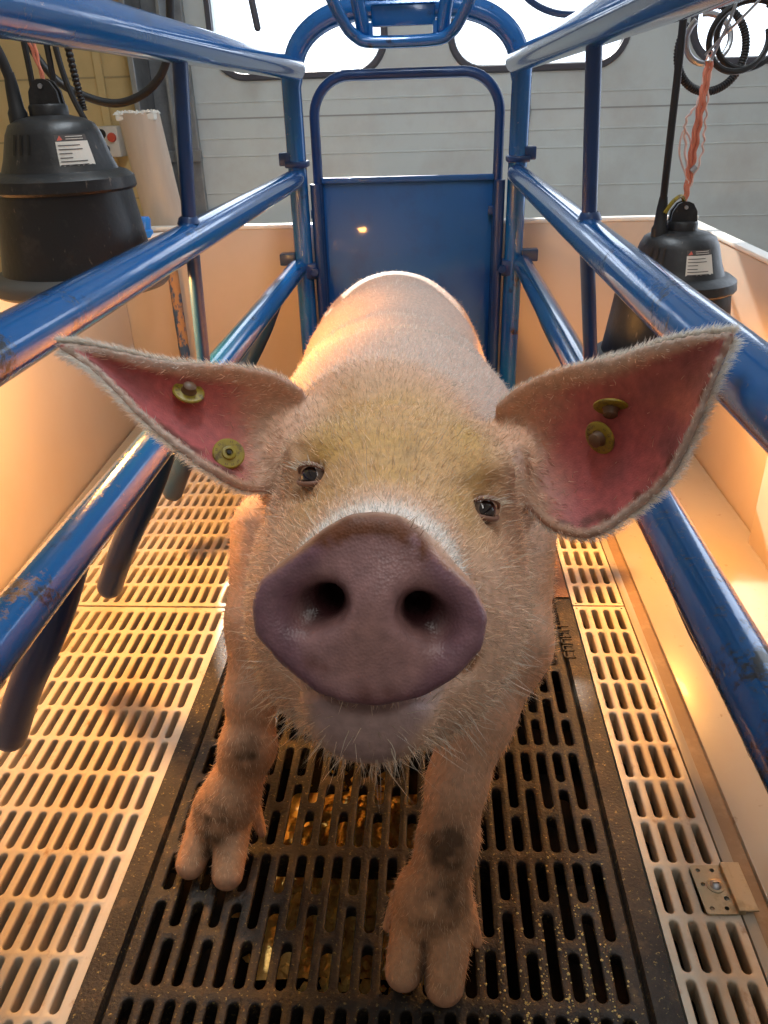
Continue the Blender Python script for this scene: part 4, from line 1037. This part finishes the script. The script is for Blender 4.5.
# ears: which side, how near the rim
EARW = np.zeros(NV); EIN = np.zeros(NV); ET = np.zeros(NV) + .5; ERIM = np.zeros(NV); ES = np.zeros(NV); EDIR = np.zeros((NV, 3))
from mathutils.kdtree import KDTree
for (P, N_, s_, t_) in EARS:
    lo, hi = P.min(0) - .01, P.max(0) + .01
    ids = np.nonzero(((PV > lo) & (PV < hi)).all(1))[0]
    kd = KDTree(len(P))
    for i, p in enumerate(P): kd.insert(p, i)
    kd.balance()
    for v in ids:
        _, j, dd_ = kd.find(PV[v])
        if dd_ < .0078:
            EARW[v] = 1; side = float(np.dot(PN[v], N_[j])); EIN[v] = side; ERIM[v] = abs(2 * t_[j] - 1); ET[v] = t_[j]; ES[v] = s_[j]
            jn = min(j + 70 * 3, len(P) - 1) if s_[j] < .95 else j; jp = max(j - 70 * 3, 0)
            dv = P[jn] - P[jp]; EDIR[v] = dv / (np.linalg.norm(dv) + 1e-9)
            if ERIM[v] > .7 or s_[j] > .93:
                pass
inner = EARW * sst(EIN, .15, .5) * sst(ES + .10 * (n2 - .5), .14, .34) * sst(ET, .05, .15) * (1 - sst(ET, .955, .99))
ec = np.tile(np.array([.56, .125, .125]), (NV, 1)); ec = mixc(ec, (.56, .22, .17), n1 * .7); ec = mixc(ec, (.30, .10, .10), sst(n2, .55, .8) * .6)
rimd = sst(ERIM, .72, .88) * sst(n3 + n2 * .4, .70, .9)
ec = mixc(ec, (.14, .05, .03), rimd * .8)
C_ = C_ * (1 - inner[:, None]) + ec * inner[:, None]
outer = EARW * (1 - sst(EIN, .15, .5)); C_ = mixc(C_, (.66, .42, .33), outer * .7)
C_ = mixc(C_, (.80, .66, .56), EARW * np.maximum(sst(ET, .95, .99), 1 - sst(ET, .0, .12)) * sst(ES, .28, .5) * (1 - inner) * .8)

pme = bpy.data.meshes.new('pig')
pme.vertices.add(NV); pme.vertices.foreach_set('co', PV.astype(np.float32).ravel())
pme.loops.add(len(PQ) * 4); pme.loops.foreach_set('vertex_index', PQ.astype(np.int32).ravel())
pme.polygons.add(len(PQ)); pme.polygons.foreach_set('loop_start', np.arange(0, len(PQ) * 4, 4, dtype=np.int32))
pme.update(calc_edges=True); pme.validate()
ca = pme.color_attributes.new('skin', 'FLOAT_COLOR', 'POINT'); buf = np.ones((NV, 4), np.float32); buf[:, :3] = C_; ca.data.foreach_set('color', buf.ravel())
wa = pme.attributes.new('wet', 'FLOAT', 'POINT'); wa.data.foreach_set('value', np.clip(disc * (1 - topd) + chin * .4, 0, 1).astype(np.float32))
ta = pme.attributes.new('thin', 'FLOAT', 'POINT'); ta.data.foreach_set('value', (EARW * .9).astype(np.float32))
def skin_mat():
    m = bpy.data.materials.new('pig_skin'); m.use_nodes = True; n = m.node_tree; b = n.nodes['Principled BSDF']
    A = n.nodes.new('ShaderNodeAttribute'); A.attribute_name = 'skin'
    Wt = n.nodes.new('ShaderNodeAttribute'); Wt.attribute_name = 'wet'
    Th = n.nodes.new('ShaderNodeAttribute'); Th.attribute_name = 'thin'
    geo = n.nodes.new('ShaderNodeNewGeometry')
    t = n.nodes.new('ShaderNodeTexNoise'); t.inputs['Scale'].default_value = 160; t.inputs['Detail'].default_value = 5
    n.links.new(geo.outputs['Position'], t.inputs['Vector'])
    r = n.nodes.new('ShaderNodeValToRGB'); r.color_ramp.elements[0].position = .3; r.color_ramp.elements[1].position = .75
    r.color_ramp.elements[0].color = (.72, .72, .72, 1); r.color_ramp.elements[1].color = (1.15, 1.12, 1.1, 1)
    n.links.new(t.outputs['Fac'], r.inputs[0])
    mx = n.nodes.new('ShaderNodeMix'); mx.data_type = 'RGBA'; mx.blend_type = 'MULTIPLY'; mx.inputs[0].default_value = .8
    n.links.new(A.outputs['Color'], mx.inputs[6]); n.links.new(r.outputs[0], mx.inputs[7])
    n.links.new(mx.outputs[2], b.inputs['Base Color'])
    mr = n.nodes.new('ShaderNodeMapRange'); mr.inputs[3].default_value = .62; mr.inputs[4].default_value = .36
    n.links.new(Wt.outputs['Fac'], mr.inputs[0]); n.links.new(mr.outputs[0], b.inputs['Roughness'])
    vor = n.nodes.new('ShaderNodeTexVoronoi'); vor.inputs['Scale'].default_value = 700; n.links.new(geo.outputs['Position'], vor.inputs['Vector'])
    ad = n.nodes.new('ShaderNodeMath'); ad.operation = 'ADD'; n.links.new(vor.outputs['Distance'], ad.inputs[0]); n.links.new(t.outputs['Fac'], ad.inputs[1])
    bp = n.nodes.new('ShaderNodeBump'); bp.inputs['Strength'].default_value = .30; bp.inputs['Distance'].default_value = .0007
    n.links.new(ad.outputs[0], bp.inputs['Height']); n.links.new(bp.outputs[0], b.inputs['Normal'])
    b.inputs['Subsurface Weight'].default_value = .0
    tr_ = n.nodes.new('ShaderNodeBsdfTranslucent'); n.links.new(mx.outputs[2], tr_.inputs['Color'])
    ms = n.nodes.new('ShaderNodeMixShader'); mm = n.nodes.new('ShaderNodeMath'); mm.operation = 'MULTIPLY'; mm.inputs[1].default_value = .38
    n.links.new(Th.outputs['Fac'], mm.inputs[0]); n.links.new(mm.outputs[0], ms.inputs[0])
    out = n.nodes['Material Output']; n.links.new(b.outputs[0], ms.inputs[1]); n.links.new(tr_.outputs[0], ms.inputs[2]); n.links.new(ms.outputs[0], out.inputs['Surface'])
    return m
M['skin'] = skin_mat()
pig = link('pig', pme, M['skin'])
tag(pig, 'pink pale-haired pig facing the camera with big snout and wide yellow-tagged ears', 'pig')

# ---- hair
def hair_mat(name, translucent=.35):
    m = bpy.data.materials.new(name); m.use_nodes = True; n = m.node_tree; n.nodes.clear()
    o = n.nodes.new('ShaderNodeOutputMaterial'); A = n.nodes.new('ShaderNodeAttribute'); A.attribute_name = 'tint'
    d = n.nodes.new('ShaderNodeBsdfPrincipled'); d.inputs['Roughness'].default_value = .42; d.inputs['Specular IOR Level'].default_value = .4
    t = n.nodes.new('ShaderNodeBsdfTranslucent'); x = n.nodes.new('ShaderNodeMixShader'); x.inputs[0].default_value = translucent
    n.links.new(A.outputs['Color'], d.inputs['Base Color']); n.links.new(A.outputs['Color'], t.inputs['Color'])
    n.links.new(d.outputs[0], x.inputs[1]); n.links.new(t.outputs[0], x.inputs[2]); n.links.new(x.outputs[0], o.inputs['Surface'])
    return m
M['hair'] = hair_mat('pig_hair')
def strands(name, roots, dirs, lens, rad, cols, droop=.15, rs=rng, curl=.12):
    n = len(roots); up = rs.normal(size=(n, 3)); side = np.cross(dirs, up); side /= (np.linalg.norm(side, axis=1)[:, None] + 1e-9)
    bend = rs.normal(size=(n, 3)) * curl; bend[:, 2] -= droop; V = []; L = lens[:, None]
    for k, (t, w) in enumerate(((0, 1.0), (.38, .85), (.75, .5), (1.0, 0))):
        c = roots + dirs * L * t + bend * L * (t * t) * .5
        if w > 0: V.append(c - side * (rad * w)[:, None]); V.append(c + side * (rad * w)[:, None])
        else: V.append(c)
    V = np.stack(V, 1).reshape(-1, 3); b0 = np.arange(n)[:, None] * 7
    q = np.concatenate([b0 + np.array([0, 1, 3, 2]), b0 + np.array([2, 3, 5, 4])], 1).reshape(-1, 4); tr3 = b0 + np.array([4, 5, 6])
    me = bpy.data.meshes.new(name); me.vertices.add(len(V)); me.vertices.foreach_set('co', V.astype(np.float32).ravel())
    nl = q.size + tr3.size; me.loops.add(nl); me.loops.foreach_set('vertex_index', np.concatenate([q.ravel(), tr3.ravel()]).astype(np.int32))
    me.polygons.add(len(q) + len(tr3)); me.polygons.foreach_set('loop_start', np.concatenate([np.arange(0, q.size, 4), q.size + np.arange(0, tr3.size, 3)]).astype(np.int32))
    me.update(calc_edges=True)
    a = me.color_attributes.new('tint', 'FLOAT_COLOR', 'POINT'); bf = np.ones((len(V), 4), np.float32); bf[:, :3] = np.repeat(cols, 7, axis=0); a.data.foreach_set('color', bf.ravel())
    return link(name, me, M['hair'], pig)
HW_ = ishead[:, None]
headback = -HM[:, 1]
flow = np.tile(np.array([0, .9, -.25]), (NV, 1))
hb = np.tile(headback, (NV, 1)) + HM[:, 2] * (.25 * np.sign(LP[:, 2] + .03))[:, None] + HM[:, 0] * (.5 * LP[:, 0] / .1)[:, None]
flow = flow * (1 - HW_) + hb * HW_
legm = sst(-PV[:, 2], -.32, -.22)[:, None]; flow = flow * (1 - legm) + np.array([0, -.15, -1.0]) * legm
flow = flow * (1 - EARW[:, None]) + EDIR * EARW[:, None]
flow -= PN * (flow * PN).sum(1)[:, None]; flow /= (np.linalg.norm(flow, axis=1)[:, None] + 1e-9)
dens = 1.0 + 2.2 * ishead + .8 * (PV[:, 1] < .9) + 1.0 * (EARW > 0) * (EIN < .3) + 1.0 * (ERIM > .93)
dens *= (1 - disc) * (1 - .985 * inner) * (1 - np.clip(nost * 2, 0, 1)) * np.where(PV[:, 2] < .030, 0.0, 1)
dens *= np.where(PV[:, 1] > 1.2, .35, 1)
dens *= 1 + 1.6 * ishead * np.exp(-(((LP[:, 1] - .222) / .02) ** 2)) * (LP[:, 2] > -.03)
eyeh = np.zeros(NV)
for s in (-1, 1): eyeh = np.maximum(eyeh, np.exp(-(((LP[:, 0] - EYE[s][0]) / .015) ** 2 + ((LP[:, 1] - EYE[s][1] - .005) / .025) ** 2 + ((LP[:, 2] - EYE[s][2]) / .012) ** 2)))
dens *= (1 - np.clip(eyeh * 2.2, 0, 1)) * (1 - .85 * chin)
fw = dens[PQ].mean(1) * FA; fw /= fw.sum()
NH = 140000
fi = rng.choice(len(PQ), NH, p=fw); u = rng.random(NH)[:, None]; v = rng.random(NH)[:, None]; q = PQ[fi]
wq = [(1 - u) * (1 - v), u * (1 - v), u * v, (1 - u) * v]
def at_(A):
    A = A if A.ndim == 2 else A[:, None]; return sum(w * A[q[:, k]] for k, w in enumerate(wq))
R0 = at_(PV); Nn = at_(PN); Fl = at_(flow) + rng.normal(size=(NH, 3)) * .28
lift = .20 + .22 * rng.random((NH, 1)); rimh = at_((ERIM > .90).astype(float)); 
Dd = Fl * (1 - lift) + Nn * lift + rimh * Nn * .3; Dd /= np.linalg.norm(Dd, axis=1)[:, None]
hd_ = at_(ishead)[:, 0]; ln = (.0078 - .0022 * hd_ + .003 * rng.random(NH)) * (.7 + .6 * rng.random(NH)) * (1 - .25 * at_(legm)[:, 0]) * (1 - .45 * rimh[:, 0])
lpr = at_(LP); nose_band = np.exp(-(((lpr[:, 1] - .225) / .02) ** 2)) * (lpr[:, 2] > -.03) * hd_
ln *= (1 - .35 * nose_band)
cb = at_(C_); hc = np.tile(np.array([.86, .70, .50]), (NH, 1)) * .60 + cb * .55; hc = np.clip(hc, 0, .92)
dk = np.clip(1 - cb.sum(1) / .75, 0, 1)[:, None]; hc = hc * (1 - dk) + cb * 1.2 * dk
hc = hc * (1 - .85 * nose_band[:, None]) + np.array([.93, .90, .86]) * .85 * nose_band[:, None]  # white hair band, with the overhead glow put into its colour
whit = np.clip(rimh * at_(sst(ES, .28, .5)), 0, 1) * .9; hc = hc * (1 - whit) + np.array([.94, .89, .82]) * whit
nape = (sst(R0[:, 1], .56, .80) * sst(R0[:, 2], .40, .48))[:, None] * .75; hc = hc * (1 - nape) + np.array([.88, .83, .78]) * nape  # white nape hair, paled further in colour for light from above
hc *= (.55 + .62 * rng.random((NH, 1)))
hair = strands('coat_hair', R0 - Nn * .0006, Dd, ln, (.00019 + .00010 * rng.random(NH)), hc)
hair['kind'] = 'stuff'
# longer bristles on chin, jowls and brow
cw = (ishead * sst(-LP[:, 2], .085, .12) * (LP[:, 1] > -.02) * 1.0 + ishead * (LP[:, 2] > -.02) * (LP[:, 1] > .02) * .03 + ishead * (np.abs(LP[:, 0]) > .07) * .12) * (1 - disc) * (1 - EARW)
fw = cw[PQ].mean(1) * FA; fw /= fw.sum(); NH = 900; fi = rng.choice(len(PQ), NH, p=fw); u = rng.random(NH)[:, None]; v = rng.random(NH)[:, None]; q = PQ[fi]
wq = [(1 - u) * (1 - v), u * (1 - v), u * v, (1 - u) * v]
R0 = at_(PV); Nn = at_(PN); Fl = at_(flow) + rng.normal(size=(NH, 3)) * .5; Dd = Fl * .45 + Nn * .75; Dd /= np.linalg.norm(Dd, axis=1)[:, None]
hc = np.tile(np.array([.88, .76, .60]), (NH, 1)) * (.7 + .35 * rng.random((NH, 1)))
bz = strands('bristles', R0, Dd, .010 + .016 * rng.random(NH) ** 2, np.full(NH, .00022), hc, .25, curl=.4); bz['kind'] = 'stuff'
# fringe round the rim of each ear
RT = []; RD = []
for (P, N_, s_, t_) in EARS:
    P3 = P.reshape(90, 70, 3); N3 = N_.reshape(90, 70, 3)
    for edge, inn in ((0, 2), (69, 67)):
        cnt_ = 2600
        si = rng.random(cnt_) ** .8 * 88; i = si.astype(int); f = (si - i)[:, None]
        p = P3[i, edge] * (1 - f) + P3[i + 1, edge] * f; o_ = P3[i, edge] - P3[i, inn]; o_ /= (np.linalg.norm(o_, axis=1)[:, None] + 1e-9)
        al = P3[i + 1, edge] - P3[i, edge]; al /= (np.linalg.norm(al, axis=1)[:, None] + 1e-9)
        d = o_ * .75 + al * .85 - N3[i, edge] * .35 + rng.normal(size=(cnt_, 3)) * .22; RT.append(p - N3[i, edge] * .002); RD.append(d / np.linalg.norm(d, axis=1)[:, None])
RT = np.concatenate(RT); RD = np.concatenate(RD); n_ = len(RT)
er_ = strands('ear_fringe', RT, RD, .004 + .006 * rng.random(n_), np.full(n_, .00020), np.tile(np.array([.95, .91, .84]), (n_, 1)) * (.85 + .25 * rng.random((n_, 1))), .0); er_['kind'] = 'stuff'

# ---- eyes: brown ball, white rim, lids
def pig_child(mb, name, m, label=None):
    o = mb.build(name, m, pig)
    if label: o['label'] = label
    return o
from mathutils.bvhtree import BVHTree
bvh = BVHTree.FromPolygons([tuple(v) for v in PV], [tuple(f) for f in PQ])
def ray_hit(px, py):
    d = RW @ np.array([(px - 384) / 780.0, (512 - py) / 780.0, 1.0]); h = bvh.ray_cast(Vector(CAMP), Vector(d)); return h[0], h[1], Vector(d).normalized()
for s, loc_l in ((-1, EYE[-1]), (1, EYE[1])):
    c = Vector(hw((loc_l[0] * .97, loc_l[1] - .002, loc_l[2]))); out_ = Vector(HM @ np.array([s * .42, .85, .22])).normalized()
    rq = out_.to_track_quat('Z', 'Y').to_matrix()
    r_ = .0098
    prof = [(r_ * math.sin(a), r_ * math.cos(a)) for a in np.linspace(0.001, 2.6, 22)]
    ey = MB(); ey.lathe(prof, 28, 0, c, rq)
    e_o = pig_child(ey, 'eye', mat('eye_white', (.24, .17, .13), .12, coat=.6))
    ir = MB(); ir.lathe([(r_ * 1.012 * math.sin(a), r_ * 1.012 * math.cos(a)) for a in np.linspace(0.001, .62, 8)], 28, 0, c, rq); ir.build('iris', mat('iris_dark', (.018, .010, .008), .06, coat=1.0), e_o)
    # lids as two curved folds
    for ud in (1, -1):
        P = []
        for a in np.linspace(-1.25, 1.25, 15):
            v = Vector((math.sin(a) * r_ * 1.14, ud * (.0062 * math.cos(a) + .0003), math.cos(a) * r_ * 1.10))
            xa = Vector(HM[:, 0]); xa = (xa - out_ * xa.dot(out_)).normalized(); za = out_.cross(xa); za = za if za.dot(Vector(HM[:, 2])) > 0 else -za
            P.append(c + xa * v.x + za * v.y + out_ * v.z)
        ld = MB(); ld.tube(P, [.0007 + .0010 * math.sin(math.pi * i / 14) for i in range(15)], 10, round_end=False)
        pig_child(ld, 'eyelid', mat('eyelid_skin', (.26, .13, .085), .6))
    # lashes
    n_ = 60; xa = Vector(HM[:, 0]); za = Vector(HM[:, 2])
    A_ = rng.uniform(-1.1, 1.1, n_); rt = np.array([c + xa * math.sin(a) * r_ * 1.15 + za * (.0055 * math.cos(a)) + out_ * math.cos(a) * r_ * 1.1 for a in A_])
    dr = np.array([out_ * .9 + xa * math.sin(a) * .5 + za * .25 for a in A_]) + rng.normal(size=(n_, 3)) * .12; dr /= np.linalg.norm(dr, axis=1)[:, None]
    l_ = strands('eyelashes', rt, dr, .008 + .006 * rng.random(n_), np.full(n_, .00022), np.tile(np.array([.85, .78, .66]), (n_, 1)), .3); l_['kind'] = 'stuff'

# ---- ear tags
def ear_tag_at(px, py, nrm_mix, label, flip=False, r=.0112):
    hit, nn, d = ray_hit(px, py)
    if hit is None: return
    if nn.dot(d) > 0: nn = -nn
    ax = (Vector(nn) * nrm_mix[0] + Vector(RW[:, 0]) * nrm_mix[1] + Vector(RW[:, 1]) * nrm_mix[2] - d * nrm_mix[3]).normalized()
    rq = ax.to_track_quat('Z', 'Y').to_matrix(); c = hit + ax * .003
    t = MB(); z0 = .0042
    t.lathe([(.0001, z0 - .0016), (r * .93, z0 - .0016), (r, z0 - .0008), (r, z0 + .0002), (r * .93, z0 + .0009), (r * .45, z0 + .0009), (r * .42, z0 + .0024), (r * .25, z0 + .0028), (r * .22, z0 + .0012), (.0001, z0 + .0010)], 32, 0, c, rq)
    t.lathe([(r * .28, .0015), (r * .26, z0 - .001)], 16, 0, c, rq)
    o = pig_child(t, 'ear_tag', M['tag'], label)
    k = MB(); 
    if flip:
        k.lathe([(.0001, z0 + .0075), (r * .30, z0 + .0072), (r * .42, z0 + .006), (r * .42, z0 + .003), (r * .5, z0 + .0012)], 20, 0, c, rq)
    else:
        k.lathe([(.0001, z0 + .0032), (r * .13, z0 + .0032), (r * .15, z0 + .0020)], 14, 0, c, rq)
    k.build('stud', M['stud'] if flip else M['dark'], o)
    mk = MB()
    for i in range(12):
        if i % 4 == 3: continue
        a = i * math.pi / 6; ca, sa = math.cos(a), math.sin(a); rr = r * .70
        for w_ in (-.0009, .0004):
            pts_ = [(rr * ca - sa * w_, rr * sa + ca * w_), ((rr + .0016) * ca - sa * w_, (rr + .0016) * sa + ca * w_), ((rr + .0016) * ca - sa * (w_ + .0005), (rr + .0016) * sa + ca * (w_ + .0005)), (rr * ca - sa * (w_ + .0005), rr * sa + ca * (w_ + .0005))]
            mk.add([Vector(c) + rq @ Vector((x, y, z0 + .00105)) for x, y in pts_], [(0, 1, 2, 3)])
    mk.build('embossed_marks', M['stud'], o, smooth=False)
ear_tag_at(187, 399, (.4, .15, .9, .55), 'tilted yellow tag higher in the left ear', True, .0118)
ear_tag_at(227, 457, (.5, .0, .1, .9), 'round yellow tag lower in the left ear, seen face on', False, .0118)
ear_tag_at(612, 398, (.1, -.05, -.92, .22), 'yellow tag seen edge on, upper in the right ear', True, .0122)
ear_tag_at(606, 434, (.2, -.62, -.45, .45), 'tilted yellow tag below the other in the right ear', True, .0122)
